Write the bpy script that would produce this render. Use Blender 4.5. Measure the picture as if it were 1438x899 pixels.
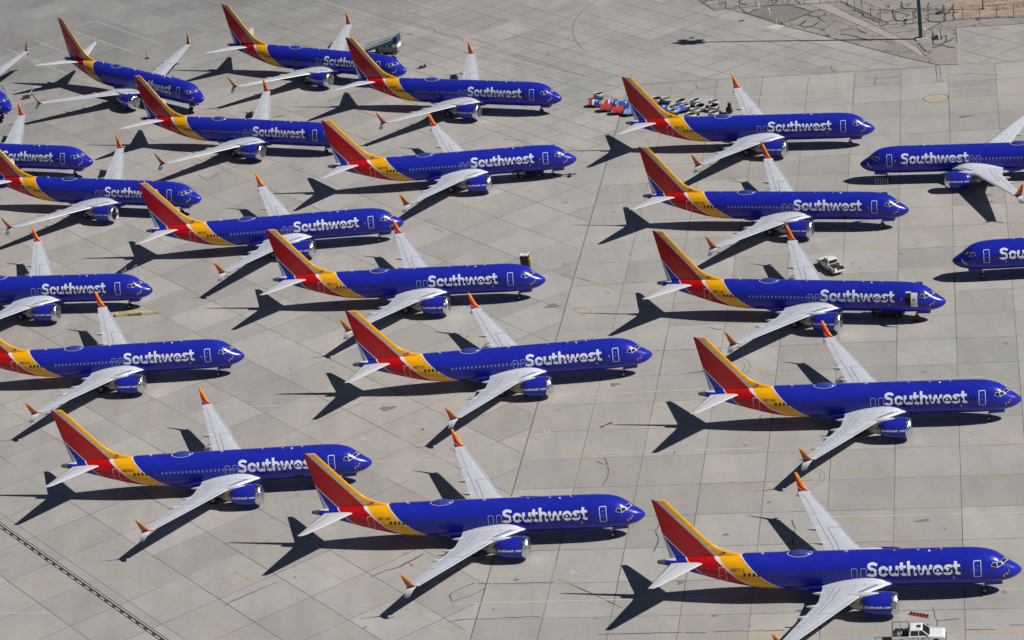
import bpy, math, random
import numpy as np
from mathutils import Vector, Matrix
random.seed(7)
for o in list(bpy.data.objects): bpy.data.objects.remove(o)
C = bpy.context.scene.collection
scene = bpy.context.scene

# ------------------------------------------------------------------ camera
PITCH, ROLL = 0.41095197, -0.13033609
cam_d = bpy.data.cameras.new('camera'); cam = bpy.data.objects.new('camera', cam_d); C.objects.link(cam)
cp, sp = math.cos(PITCH), math.sin(PITCH)
fw = Vector((0, cp, -sp)); up0 = Vector((0, sp, cp)); rt0 = Vector((1, 0, 0))
cr_, sr_ = math.cos(ROLL), math.sin(ROLL)
rt = rt0*cr_ + up0*sr_; up = -rt0*sr_ + up0*cr_
M = Matrix.Identity(4)
for i in range(3):
    M[i][0] = rt[i]; M[i][1] = up[i]; M[i][2] = -fw[i]
M[2][3] = 148.2288
cam.matrix_world = M
cam_d.sensor_width = 36.0; cam_d.lens = 3800.556/1438*36
cam_d.clip_start = 1.0; cam_d.clip_end = 20000
scene.camera = cam

# ------------------------------------------------------------------ light
SUN_EL = math.radians(45.61); SH_AZ = math.radians(158.96)      # shadows fall towards SH_AZ
sd = Vector((math.cos(SH_AZ), math.sin(SH_AZ), -math.tan(SUN_EL))).normalized()
world = bpy.data.worlds.new('World'); scene.world = world; world.use_nodes = True
nt = world.node_tree; bg = nt.nodes['Background']
sky = nt.nodes.new('ShaderNodeTexSky'); sky.sky_type = 'NISHITA'; sky.sun_disc = False
sky.sun_elevation = SUN_EL
sv = -sd                                                        # towards the sun
sky.sun_rotation = math.atan2(sv.x, sv.y)
nt.links.new(sky.outputs[0], bg.inputs[0]); bg.inputs[1].default_value = 0.05
sky.altitude = 900; sky.air_density = 0.55; sky.dust_density = 0.15
sun_d = bpy.data.lights.new('sun', 'SUN'); sun_d.energy = 5.0; sun_d.angle = math.radians(0.53); sun_d.color = (1.0, 0.955, 0.89)
sun = bpy.data.objects.new('sun', sun_d); C.objects.link(sun)
sun.rotation_euler = sd.to_track_quat('-Z', 'Y').to_euler()
scene.view_settings.view_transform = 'Standard'; scene.view_settings.look = 'None'
scene.view_settings.exposure = -0.03; scene.view_settings.gamma = 1.0
scene.view_settings.use_curve_mapping = False

# ------------------------------------------------------------------ materials
def mat(name, col, rough=0.5, metal=0.0, spec=0.5, coat=0.0, var=0.0, vscale=3.0, bump=0.0, bscale=20.0):
    m = bpy.data.materials.new(name); m.use_nodes = True
    t = m.node_tree; b = t.nodes['Principled BSDF']
    b.inputs['Base Color'].default_value = (*col, 1); b.inputs['Roughness'].default_value = rough
    b.inputs['Metallic'].default_value = metal; b.inputs['Specular IOR Level'].default_value = spec
    b.inputs['Coat Weight'].default_value = coat; b.inputs['Coat Roughness'].default_value = 0.08
    if var > 0:
        tc = t.nodes.new('ShaderNodeTexCoord'); n = t.nodes.new('ShaderNodeTexNoise')
        n.inputs['Scale'].default_value = vscale; n.inputs['Detail'].default_value = 6; n.inputs['Roughness'].default_value = .65
        t.links.new(tc.outputs['Object'], n.inputs['Vector'])
        mr = t.nodes.new('ShaderNodeMapRange'); mr.inputs[1].default_value = .3; mr.inputs[2].default_value = .7
        mr.inputs[3].default_value = 1-var; mr.inputs[4].default_value = 1+var
        t.links.new(n.outputs[0], mr.inputs[0])
        mx = t.nodes.new('ShaderNodeVectorMath'); mx.operation = 'SCALE'; mx.inputs[0].default_value = col
        t.links.new(mr.outputs[0], mx.inputs['Scale']); t.links.new(mx.outputs[0], b.inputs['Base Color'])
    if bump > 0:
        tc = t.nodes.new('ShaderNodeTexCoord'); n = t.nodes.new('ShaderNodeTexNoise'); n.inputs['Scale'].default_value = bscale
        n.inputs['Detail'].default_value = 4
        t.links.new(tc.outputs['Object'], n.inputs['Vector'])
        bp_ = t.nodes.new('ShaderNodeBump'); bp_.inputs['Strength'].default_value = 1.0; bp_.inputs['Distance'].default_value = bump
        t.links.new(n.outputs[0], bp_.inputs['Height']); t.links.new(bp_.outputs[0], b.inputs['Normal'])
    return m

def N(t, kind, **kw):
    n = t.nodes.new(kind)
    for k, v in kw.items(): setattr(n, k, v)
    return n
def math_(t, op, a, b=None, clamp=False):
    n = t.nodes.new('ShaderNodeMath'); n.operation = op; n.use_clamp = clamp
    for i, q in enumerate((a, b)):
        if q is None: continue
        if isinstance(q, (int, float)): n.inputs[i].default_value = q
        else: t.links.new(q, n.inputs[i])
    return n.outputs[0]
def mixc(t, f, a, b):
    n = t.nodes.new('ShaderNodeMix'); n.data_type = 'RGBA'
    if isinstance(f, (int, float)): n.inputs[0].default_value = f
    else: t.links.new(f, n.inputs[0])
    for i, q in ((6, a), (7, b)):
        if isinstance(q, tuple): n.inputs[i].default_value = (*q, 1) if len(q) == 3 else q
        else: t.links.new(q, n.inputs[i])
    return n.outputs[2]
def fcurve(t, src, pts):            # pts (z, x): z in metres /13, -x /45
    n = t.nodes.new('ShaderNodeFloatCurve'); c = n.mapping.curves[0]
    n.mapping.use_clip = False
    while len(c.points) > 2: c.points.remove(c.points[0])
    pts = sorted(pts)
    c.points[0].location = (pts[0][0]/13, -pts[0][1]/45); c.points[1].location = (pts[-1][0]/13, -pts[-1][1]/45)
    for z, x in pts[1:-1]: c.points.new(z/13, -x/45)
    for p in c.points: p.handle_type = 'VECTOR'
    n.mapping.update()
    t.links.new(src, n.inputs['Value'])
    return n.outputs[0]

BLUE = (0.014, 0.022, 0.35); RED = (0.46, 0.006, 0.008); YEL = (0.80, 0.385, 0.008); WHT = (0.62, 0.63, 0.68); SILV = (0.47, 0.46, 0.46)
def livery(name):
    m = bpy.data.materials.new(name); m.use_nodes = True
    t = m.node_tree; b = t.nodes['Principled BSDF']
    tc = N(t, 'ShaderNodeTexCoord'); sx = N(t, 'ShaderNodeSeparateXYZ'); t.links.new(tc.outputs['Object'], sx.inputs[0])
    z = math_(t, 'DIVIDE', sx.outputs[2], 13.0); X = math_(t, 'DIVIDE', sx.outputs[0], -45.0)      # X grows towards the tail
    A = [(0, -24.0), (1.33, -24.9), (1.9, -25.5), (2.5, -26.3), (3.1, -27.04), (3.98, -28.1), (4.82, -28.95), (5.3, -29.5), (5.40, -29.75), (5.46, -20), (13, -20)]
    Cc = [(0, -25.6), (1.33, -26.6), (1.7, -27.4), (2.15, -28.4), (3.19, -29.98), (4.08, -30.9), (4.81, -31.65), (5.29, -32.1), (7.44, -33.95), (12.32, -38.0), (13, -38.6)]
    D = [(0, -25.8), (1.33, -26.75), (1.7, -27.6), (2.15, -28.62), (3.19, -30.22), (4.08, -31.15), (4.81, -31.95), (5.2, -32.5), (7.44, -34.29), (12.31, -38.47), (13, -39.2)]
    E = [(0, -29), (1.9, -30.6), (2.3, -31.9), (2.8, -32.95), (3.55, -34.0), (4.59, -34.9), (4.88, -35.3), (5.1, -35.5), (7.46, -37.4), (7.9, -37.75), (13, -41)]
    cA = fcurve(t, z, A); cB = math_(t, 'ADD', cA, 0.16/45); cC = fcurve(t, z, Cc); cD = fcurve(t, z, D); cE = fcurve(t, z, E); cF = math_(t, 'ADD', cE, 0.15/45)
    cG = fcurve(t, z, [(0, -44), (5.0, -44), (5.02, -36.80), (6.5, -37.36), (7.9, -37.9), (8.6, -38.5), (13, -42)])
    def gt(c): return math_(t, 'GREATER_THAN', X, c)
    hi = math_(t, 'GREATER_THAN', z, 5.42/13)
    stripe = mixc(t, hi, WHT, SILV)
    col = mixc(t, gt(cA), BLUE, WHT)
    col = mixc(t, gt(cB), col, YEL)
    col = mixc(t, gt(cC), col, stripe)
    col = mixc(t, gt(cD), col, RED)
    col = mixc(t, gt(cE), col, WHT)
    col = mixc(t, gt(cF), col, BLUE)
    col = mixc(t, gt(cG), col, WHT)
    # paint weathering
    n = N(t, 'ShaderNodeTexNoise'); n.inputs['Scale'].default_value = 1.3; n.inputs['Detail'].default_value = 8; n.inputs['Roughness'].default_value = .7
    mp = N(t, 'ShaderNodeMapping'); mp.inputs['Scale'].default_value = (0.5, 1, 2.0); t.links.new(tc.outputs['Object'], mp.inputs[0]); t.links.new(mp.outputs[0], n.inputs['Vector'])
    mr = N(t, 'ShaderNodeMapRange'); mr.inputs[1].default_value = .3; mr.inputs[2].default_value = .7; mr.inputs[3].default_value = .82; mr.inputs[4].default_value = 1.12
    t.links.new(n.outputs[0], mr.inputs[0])
    vs = N(t, 'ShaderNodeVectorMath', operation='SCALE'); t.links.new(col, vs.inputs[0]); t.links.new(mr.outputs[0], vs.inputs['Scale'])
    t.links.new(vs.outputs[0], b.inputs['Base Color'])
    # skin panel seams as a very shallow bump
    w = N(t, 'ShaderNodeTexWave'); w.bands_direction = 'X'; w.inputs['Scale'].default_value = 0.55; w.inputs['Distortion'].default_value = 0.15
    t.links.new(tc.outputs['Object'], w.inputs['Vector'])
    pw = math_(t, 'POWER', w.outputs['Fac'], 40.0)
    bm = N(t, 'ShaderNodeBump'); bm.inputs['Distance'].default_value = 0.004; bm.inputs['Strength'].default_value = .6
    t.links.new(math_(t, 'ADD', pw, math_(t, 'MULTIPLY', n.outputs[0], 0.8)), bm.inputs['Height']); t.links.new(bm.outputs[0], b.inputs['Normal'])
    b.inputs['Roughness'].default_value = 0.24; b.inputs['Specular IOR Level'].default_value = 0.35
    return m
def winglet_mat():
    m = bpy.data.materials.new('winglet_paint'); m.use_nodes = True
    t = m.node_tree; b = t.nodes['Principled BSDF']
    tc = N(t, 'ShaderNodeTexCoord'); sx = N(t, 'ShaderNodeSeparateXYZ'); t.links.new(tc.outputs['UV'], sx.inputs[0])
    u, v = sx.outputs[0], sx.outputs[1]
    fb = math_(t, 'MULTIPLY_ADD', v, 0.80); fb.node.inputs[2].default_value = 0.0
    col = mixc(t, math_(t, 'GREATER_THAN', u, fb), (0.85, 0.30, 0.006), (0.55, 0.012, 0.008))
    f2 = math_(t, 'MULTIPLY_ADD', v, 1.2); f2.node.inputs[2].default_value = 0.40
    col = mixc(t, math_(t, 'GREATER_THAN', u, f2), col, WHT)
    f3 = math_(t, 'MULTIPLY_ADD', v, 1.2); f3.node.inputs[2].default_value = 0.46
    col = mixc(t, math_(t, 'GREATER_THAN', u, f3), col, (0.03, 0.02, 0.22))
    t.links.new(col, b.inputs['Base Color']); b.inputs['Roughness'].default_value = .3
    return m
MAT = dict(
    livery=livery('airliner_paint'), winglet=winglet_mat(),
    blue=mat('blue_paint', BLUE, .26, var=.06, vscale=1.5),
    dblue=mat('dark_blue_paint', (0.012, 0.014, 0.11), .35),
    letter=mat('white_lettering', (0.76, 0.79, 0.87), .35),
    outline=mat('door_outline_white', (0.62, 0.66, 0.85), .4),
    outline_dim=mat('exit_outline_white', (0.36, 0.40, 0.72), .4),
    glass=mat('cabin_glass', (0.017, 0.018, 0.032), .15, spec=.5),
    shade=mat('window_shade', (0.17, 0.20, 0.38), .45),
    frame_pale=mat('windscreen_frame', (0.60, 0.62, 0.70), .35),
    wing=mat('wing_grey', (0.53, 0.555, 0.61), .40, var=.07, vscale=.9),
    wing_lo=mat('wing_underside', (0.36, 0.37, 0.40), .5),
    stab=mat('tailplane_grey', (0.56, 0.57, 0.60), .45, var=.05),
    metal=mat('polished_metal', (0.52, 0.54, 0.60), .45, metal=.3),
    fillet=mat('root_fairing_white', (0.55, 0.57, 0.62), .4),
    line=mat('panel_gap', (0.15, 0.16, 0.19), .7),
    slot=mat('slot_sky_reflection', (0.22, 0.26, 0.36), .4, metal=.2),  # blue-grey tint stands for sky reflected in the silver panel
    foil=mat('crinkled_foil', (0.75, 0.76, 0.78), .20, metal=1.0, bump=.09, bscale=3.2),
    lip=mat('intake_lip_metal', (0.70, 0.71, 0.73), .30, metal=1.0),
    fan=mat('fan_dark', (0.03, 0.03, 0.035), .4, metal=.6),
    core=mat('exhaust_metal', (0.30, 0.28, 0.25), .38, metal=.8, var=.15),
    pylon=mat('pylon_grey', (0.60, 0.61, 0.64), .4),
    rubber=mat('tyre_rubber', (0.018, 0.018, 0.02), .8),
    hub=mat('wheel_hub', (0.32, 0.32, 0.32), .5, metal=.3),
    strut=mat('gear_strut', (0.25, 0.25, 0.27), .45, metal=.4),
    black=mat('interior_shade_black', (0.006, 0.006, 0.008), .8),  # black paints in the shade inside openings, intakes and ducts
    tailpipe=mat('auxiliary_exhaust', (0.16, 0.16, 0.15), .45, metal=.4),
    gold=mat('probe_cover', (0.50, 0.37, 0.09), .5),
    reg=mat('registration_brown', (0.24, 0.10, 0.04), .5),
    flagw=mat('flag_white', (0.66, 0.55, 0.52), .5), flagb=mat('flag_navy', (0.03, 0.03, 0.10), .5),
    doorin=mat('door_lining', (0.66, 0.65, 0.62), .5, var=.08, vscale=4),
    tips=mat('static_white', (0.8, 0.8, 0.82), .4),
)

# ------------------------------------------------------------------ helpers
def mesh(name, V, F, mats, mi=None, smooth=False, uv=None):
    me = bpy.data.meshes.new(name); me.from_pydata([tuple(map(float, v)) for v in V], [], F)
    for m in mats: me.materials.append(m)
    if mi:
        for p, i in zip(me.polygons, mi): p.material_index = i
    if smooth:
        for p in me.polygons: p.use_smooth = True
    if uv:
        l = me.uv_layers.new(name='UVMap')
        for p in me.polygons:
            for li in p.loop_indices: l.data[li].uv = uv[me.loops[li].vertex_index]
    me.update(); return me
def ob(name, me, parent=None, loc=None, rz=None):
    o = bpy.data.objects.new(name, me); C.objects.link(o)
    if parent: o.parent = parent
    if loc is not None: o.location = loc
    if rz is not None: o.rotation_euler = (0, 0, rz)
    return o
def tag(o, label=None, cat=None, group=None, kind=None):
    if label: o['label'] = label
    if cat: o['category'] = cat
    if group: o['group'] = group
    if kind: o['kind'] = kind
    return o
def thing(name, label, cat, loc=(0, 0, 0), rz=0, group=None):
    o = bpy.data.objects.new(name, None); C.objects.link(o); o.location = loc; o.rotation_euler = (0, 0, rz); o.empty_display_size = .5
    return tag(o, label, cat, group)
class MB:
    """collects shapes, each with a material slot, into ONE mesh"""
    def __init__(s): s.V = []; s.F = []; s.M = []; s.mats = []
    def slot(s, m):
        if m not in s.mats: s.mats.append(m)
        return s.mats.index(m)
    def add(s, V, F, m):
        b = len(s.V); s.V += [tuple(v) for v in V]; s.F += [tuple(b+i for i in f) for f in F]; s.M += [s.slot(m)]*len(F); return s
    def box(s, c, d, m, rz=0, taper=(1, 1), ry=0):
        V = []
        for z in (-1, 1):
            tx, ty = taper if z > 0 else (1, 1)
            for x, y in ((-1, -1), (1, -1), (1, 1), (-1, 1)):
                X, Y, Z = x*d[0]/2*tx, y*d[1]/2*ty, z*d[2]/2
                if ry: X, Z = X*math.cos(ry)+Z*math.sin(ry), -X*math.sin(ry)+Z*math.cos(ry)
                V.append((c[0]+X*math.cos(rz)-Y*math.sin(rz), c[1]+X*math.sin(rz)+Y*math.cos(rz), c[2]+Z))
        return s.add(V, [(0, 3, 2, 1), (4, 5, 6, 7), (0, 1, 5, 4), (1, 2, 6, 5), (2, 3, 7, 6), (3, 0, 4, 7)], m)
    def cyl(s, a, b, r, m, n=12, r2=None):
        a, b = Vector(a), Vector(b); d = (b-a).normalized(); r2 = r if r2 is None else r2
        q = d.orthogonal().normalized(); w = d.cross(q)
        V = [a+(q*math.cos(2*math.pi*i/n)+w*math.sin(2*math.pi*i/n))*r for i in range(n)] + [b+(q*math.cos(2*math.pi*i/n)+w*math.sin(2*math.pi*i/n))*r2 for i in range(n)]
        F = [(i, (i+1) % n, n+(i+1) % n, n+i) for i in range(n)] + [tuple(range(n-1, -1, -1)), tuple(range(n, 2*n))]
        return s.add(V, F, m)
    def tube(s, pts, r, m, n=6):
        for a, b in zip(pts, pts[1:]): s.cyl(a, b, r, m, n)
        return s
    def prism(s, pts, y0, y1, m):        # outline in x,z extruded along y
        n = len(pts); V = [(x, y0, z) for x, z in pts]+[(x, y1, z) for x, z in pts]
        return s.add(V, [tuple(range(n)), tuple(range(2*n-1, n-1, -1))]+[(i, n+i, n+(i+1) % n, (i+1) % n) for i in range(n)], m)
    def build(s, name, smooth=False): return mesh(name, s.V, s.F, s.mats, s.M, smooth)

def lathe_x(prof, cx, cy, cz, n=40, sq=1.0):   # prof [(x, r)]
    V = []; F = []
    for x, r in prof:
        for i in range(n):
            a = 2*math.pi*i/n; V.append((cx+x, cy+r*math.cos(a)*sq, cz+r*math.sin(a)))
    for j in range(len(prof)-1):
        for i in range(n): F.append((j*n+i, j*n+(i+1) % n, (j+1)*n+(i+1) % n, (j+1)*n+i))
    return V, F

# ------------------------------------------------------------------ lettering: strokes -> distance field -> outline mesh
def catmull(P, n=8):
    P = [np.array(p, float) for p in P]; Q = [2*P[0]-P[1]]+P+[2*P[-1]-P[-2]]; out = []
    for i in range(1, len(Q)-2):
        for k in range(n):
            t = k/n; a, b, c, d = Q[i-1:i+3]
            out.append(.5*((2*b)+(c-a)*t+(2*a-5*b+4*c-d)*t*t+(-a+3*b-3*c+d)*t**3))
    out.append(P[-1]); return out
def arc(cx, cy, rx, ry, a0, a1, n=20):
    return [(cx+rx*math.cos(math.radians(a0+(a1-a0)*i/n)), cy+ry*math.sin(math.radians(a0+(a1-a0)*i/n))) for i in range(n+1)]
W_ = 0.28
GL = {}
GL['S'] = (0.97, [(catmull([(0.86, 1.14), (0.66, 1.23), (0.45, 1.245), (0.23, 1.16), (0.165, 0.98), (0.26, 0.81), (0.50, 0.72), (0.72, 0.61), (0.80, 0.42), (0.73, 0.22), (0.52, 0.135), (0.28, 0.14), (0.07, 0.25)]), W_, 0)])
GL['o'] = (0.98, [(arc(.49, .5, .355, .365, 0, 360), W_, 1)])
GL['u'] = (0.86, [([(.13, 1.0), (.13, .42)]+arc(.38, .40, .25, .265, 180, 300, 14), W_, 0), ([(.73, 1.0), (.73, 0.0)], W_, 0), ([(.38, .135), (.52, .17), (.70, .34)], W_*.95, 0)])
GL['t'] = (0.72, [([(.25, 1.30), (.25, .36)]+arc(.47, .36, .22, .225, 180, 285, 10)+[(.66, .15)], W_, 0), ([(0.0, .88), (.66, .88)], .24, 0)])
GL['h'] = (0.88, [([(.13, 1.42), (.13, 0)], W_, 0), (arc(.42, .56, .31, .305, 150, 0, 14)+[(.73, 0)], W_, 0)])
GL['w'] = (1.40, [([(.08, 1.0), (.37, .08)], W_*.98, 0), ([(.37, .08), (.69, .96)], W_*.9, 0), ([(.69, .96), (1.0, .08)], W_*.9, 0), ([(1.0, .08), (1.31, 1.0)], W_*.98, 0)])
GL['e'] = (0.95, [(arc(.48, .5, .35, .365, 0, 318, 26), W_, 0), ([(.20, .475), (.93, .475)], .155, 0)])
GL['s'] = (0.80, [(catmull([(0.72, .83), (.50, .885), (.25, .85), (.16, .71), (.27, .58), (.50, .50), (.645, .38), (.62, .21), (.42, .125), (.22, .13), (.03, .22)]), W_*.92, 0)])
GL['c'] = (0.82, [(arc(.48, .5, .355, .365, 50, 310, 22), W_, 0)])
GL['m'] = (1.42, [([(.13, 1.0), (.13, 0)], W_, 0), (arc(.41, .58, .28, .29, 150, 0, 12)+[(.69, 0)], W_*.92, 0), (arc(.97, .58, .29, .29, 150, 0, 12)+[(1.26, 0)], W_*.92, 0)])
GL['.'] = (0.34, [([(.10, .13), (.22, .13)], .26, 0)])
GL[' '] = (0.30, [])
def seg_d(P, path, w, closed):
    D = np.full(P.shape[:2], 9.0); n = len(path)
    for i in range(n-1):
        a, b = np.array(path[i], float), np.array(path[i+1], float); d = b-a; L = np.hypot(*d)
        if L < 1e-6: continue
        u = d/L; r = P-a; s = r@u; c = np.abs(r@np.array([-u[1], u[0]]))
        sc = np.clip(s, 0, L); dd = np.hypot(s-sc, c)-w/2
        if not closed:
            if i == 0: dd = np.maximum(dd, -s)
            if i == n-2: dd = np.maximum(dd, s-L)
        D = np.minimum(D, dd)
    return D
def text_mesh(txt, cell=0.04, gap=0.055):
    """returns 2D verts and faces of the words, in units of x-height"""
    x = 0; strokes = []
    for ch in txt:
        wd, st = GL[ch]
        for p, w, cl in st: strokes.append(([(q[0]+x, q[1]) for q in p], w, cl))
        x += wd+gap
    tot = x-gap; nx = int((tot+.3)/cell)+1; ny = int(1.9/cell)+1
    gx = -.15+np.arange(nx)*cell; gy = -.2+np.arange(ny)*cell
    P = np.stack(np.meshgrid(gx, gy, indexing='ij'), -1); D = np.full((nx, ny), 9.0)
    for p, w, cl in strokes:
        xs_ = [q[0] for q in p]; i0 = max(0, int((min(xs_)-w+.15)/cell)-2); i1 = min(nx, int((max(xs_)+w+.15)/cell)+3)
        D[i0:i1] = np.minimum(D[i0:i1], seg_d(P[i0:i1], p, w, cl))
    V = []; F = []; cache = {}
    def vid(key, pt):
        if key not in cache: cache[key] = len(V); V.append(pt)
        return cache[key]
    for i in range(nx-1):
        for j in range(ny-1):
            c = [(i, j), (i+1, j), (i+1, j+1), (i, j+1)]; d = [D[q] for q in c]
            if min(d) >= 0: continue
            poly = []
            for k in range(4):
                a, b = c[k], c[(k+1) % 4]; da, db = d[k], d[(k+1) % 4]
                if da < 0: poly.append(vid(a, (gx[a[0]], gy[a[1]])))
                if (da < 0) != (db < 0):
                    t = da/(da-db); key = (min(a, b), max(a, b))
                    poly.append(vid(key, (gx[a[0]]+(gx[b[0]]-gx[a[0]])*t, gy[a[1]]+(gy[b[1]]-gy[a[1]])*t)))
            if len(poly) > 2: F.append(tuple(poly))
    return V, F, tot

# measured ground lines, world metres
YELLOW=[[[53.84,321.32],[58.8,315.88],[62.03,312.89],[64.36,311.82],[69.67,310.33]],[[30.86,320.08],[37.88,318.29],[43.4,316.75],[48.62,314.4],[53.6,309.3],[58.23,304.21],[61.59,299.65]],[[43.21,352.8],[45.97,352.92],[49.82,350.48],[53.79,345.72],[58.65,339.65],[61.57,335.98]],[[4.98,298.6],[8.13,293.93],[12.54,288.43],[16.37,285.74],[19.8,284.83],[29.29,282.84],[32.46,282.07]],[[23.28,284.12],[26.55,282.03],[29.07,279.95],[30.43,278.65],[33.65,274.32],[39.41,267.03],[42.92,262.71]],[[49.8,253.9],[50.91,252.65],[53.4,249.48]],[[24.64,297.56],[28.51,292.43],[32.34,287.62]],[[9.93,315.93],[13.4,311.38],[17.78,306.06]],[[28.08,329.51],[31.57,325.64]],[[28.05,316.9],[31.89,312.47],[34.04,309.94]],[[10.59,324.02],[16.14,322.72],[23.98,320.45]],[[1.07,266.68],[5.47,261.35],[7.37,258.69],[9.59,255.96],[12.76,252.08],[15.72,250.03],[18.75,248.64],[26.96,246.53]],[[-2.47,271.15],[2.26,265.37],[7.84,258.18]],[[-3.06,307.62],[0.65,303.11],[5.8,296.58],[9.72,292.11]],[[3.53,358.45],[9.54,352.39],[14.42,346.39]],[[-28.06,279.14],[-19.51,268.39],[-13.37,260.98],[-9.16,256.0],[-6.81,252.95]],[[-39.37,293.33],[-33.55,286.13],[-29.92,281.13]],[[-65.78,301.25],[-55.5,289.66],[-46.52,278.17],[-42.01,272.54],[-37.1,266.05],[-33.8,261.88]],[[-32.06,296.48],[-25.58,294.44],[-21.52,293.85]],[[7.95,353.99],[12.63,348.88],[17.31,343.04]],[[18.32,340.19],[23.12,334.64]],[[40.89,244.27],[44.45,243.34],[48.55,242.28]],[[35.06,287.78],[37.71,283.2],[43.04,279.98],[47.72,278.25],[56.29,276.33]],[[64.91,334.79],[68.47,333.32],[69.13,332.84]],[[50.29,291.06],[53.89,287.62],[57.8,282.99]],[[-55.39,332.8],[-47.78,320.54],[-36.9,306.91]],[[-6.16,267.3],[-0.94,260.25]],[[20.45,248.8],[35.15,245.75]]]
WHITE=[[[-39.99,324.14],[-14.09,318.32]],[[-15.94,319.54],[-3.0,316.43]],[[3.37,314.68],[11.5,312.7],[22.81,310.52]],[[-19.74,302.23],[-9.12,299.57]],[[30.9,273.03],[43.64,270.1]],[[45.98,269.61],[54.31,267.61]],[[-10.31,263.84],[11.59,259.17],[18.47,257.5]],[[47.39,251.72],[52.87,250.48]],[[8.33,296.31],[17.76,294.23]],[[19.89,293.8],[27.92,291.96]],[[45.88,341.34],[61.08,338.4]],[[23.83,308.38],[29.14,307.38]],[[-62.88,275.55],[-56.92,273.99]],[[-69.77,331.79],[-59.88,329.23]],[[46.97,305.91],[57.28,303.54]],[[-21.09,266.36],[-19.73,266.0]],[[-8.51,318.13],[-2.97,317.08]],[[-29.21,505.91],[-3.54,467.97],[7.24,451.98],[21.94,433.14],[29.0,425.2],[34.02,422.23],[38.51,420.23],[52.7,414.29],[65.21,411.37],[85.97,406.94],[92.81,405.81]],[[-12.78,499.91],[-3.03,483.51],[9.27,465.42],[19.79,451.74],[30.3,439.07],[37.22,433.31],[41.52,430.95]],[[44.52,429.89],[54.97,425.17]],[[75.23,421.02],[88.45,417.84],[95.33,416.18]],[[-72.84,511.14],[-58.69,490.38]],[[-77.2,506.98],[-63.27,486.63]],[[-84.05,503.53],[-76.57,492.29]],[[-89.04,500.26],[-76.06,480.46],[-68.57,470.72]],[[-77.58,509.47],[-73.13,511.27]],[[-71.8,477.43],[-53.07,451.75]],[[-22.26,436.77],[-16.83,429.84]],[[-44.0,419.28],[-37.8,410.25]],[[-13.04,490.33],[-10.84,487.16]],[[-8.54,483.6],[-6.13,480.01]],[[-4.27,477.35],[-1.53,473.14]],[[0.41,470.48],[3.21,466.14]],[[5.24,463.5],[7.94,459.02]],[[12.21,452.91],[15.08,448.82]],[[20.27,442.27],[23.06,438.82]],[[28.54,433.48],[31.68,430.84]],[[62.46,417.92],[67.19,416.97]],[[72.64,416.65],[78.05,415.56]],[[-20.06,500.83],[-17.61,497.37]],[[-15.6,492.75],[-13.34,489.45]],[[82.05,414.28],[87.39,413.17]]]
CRACKS=[[[8.94,294.89],[9.15,293.0],[9.19,291.38],[8.97,289.84],[8.49,288.39],[8.06,287.53]],[[12.39,275.19],[13.2,274.71],[13.77,276.02]],[[13.2,274.71],[13.36,272.84],[12.91,270.99],[12.48,269.75]],[[28.75,273.08],[28.85,270.86],[27.96,267.17]],[[40.4,249.65],[40.27,247.77],[40.32,246.81],[40.08,245.62]],[[40.32,246.81],[41.57,246.74],[42.66,246.67]],[[-13.66,486.33],[-11.47,483.48],[-9.58,480.33],[-7.43,477.54],[-6.95,475.04],[-4.82,472.76],[-3.49,471.73],[-2.23,468.93],[-2.27,467.62]],[[-1.39,469.47],[0.42,467.35],[2.19,464.37],[3.42,462.08],[5.85,457.15],[7.09,455.59],[9.53,452.17],[11.93,448.64],[14.72,443.74],[17.76,439.61]],[[35.54,428.22],[35.54,426.11],[35.93,425.17],[34.51,424.74],[34.17,423.95],[33.52,422.52]],[[35.93,425.17],[39.71,424.55]],[[5.77,450.55],[8.22,452.3],[10.66,449.17]],[[18.75,435.98],[22.3,437.32]],[[62.81,419.94],[64.3,419.32],[63.44,415.82]],[[64.24,418.96],[65.65,418.61],[68.09,418.53]],[[74.58,420.92],[73.28,413.69]],[[75.15,420.68],[73.84,413.46]],[[72.63,414.11],[74.43,413.37]],[[58.22,428.17],[58.03,425.46],[58.67,424.8]],[[75.76,415.74],[79.21,415.31],[82.86,413.02]],[[-16.56,274.06],[-14.81,275.38],[-13.75,276.35]],[[8.55,330.78],[10.11,330.18],[10.47,330.91]],[[-9.81,302.78],[-8.71,302.24]],[[-19.82,272.62],[-18.1,273.66],[-16.26,274.11],[-13.69,276.42]],[[-10.73,264.46],[-10.95,265.87],[-10.67,266.39],[-8.02,268.06]],[[-10.62,264.43],[-8.81,265.08],[-6.74,266.57]],[[-7.81,267.73],[-4.26,266.87],[1.01,265.82]],[[-11.42,259.9],[-10.09,260.17],[-7.69,259.8],[-4.64,259.31],[-1.18,258.54]],[[-36.62,270.2],[-35.76,271.11],[-34.2,272.08],[-32.2,273.4],[-30.62,274.38]],[[-32.09,411.31],[-30.17,411.77]],[[44.97,266.55],[45.19,265.96]],[[47.47,244.1],[48.88,243.73]],[[4.79,253.12],[8.92,252.28],[11.13,251.87],[16.21,250.61]],[[17.08,250.48],[18.97,250.22],[24.38,248.91]],[[42.81,244.35],[45.79,243.57]],[[-47.3,415.08],[-45.93,412.14],[-44.11,414.57]],[[2.37,413.49],[5.63,411.01]],[[25.84,329.23],[26.91,328.13],[27.49,327.95]],[[17.55,294.21],[17.36,293.24]],[[-9.73,378.28],[-8.43,376.29]]]
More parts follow.
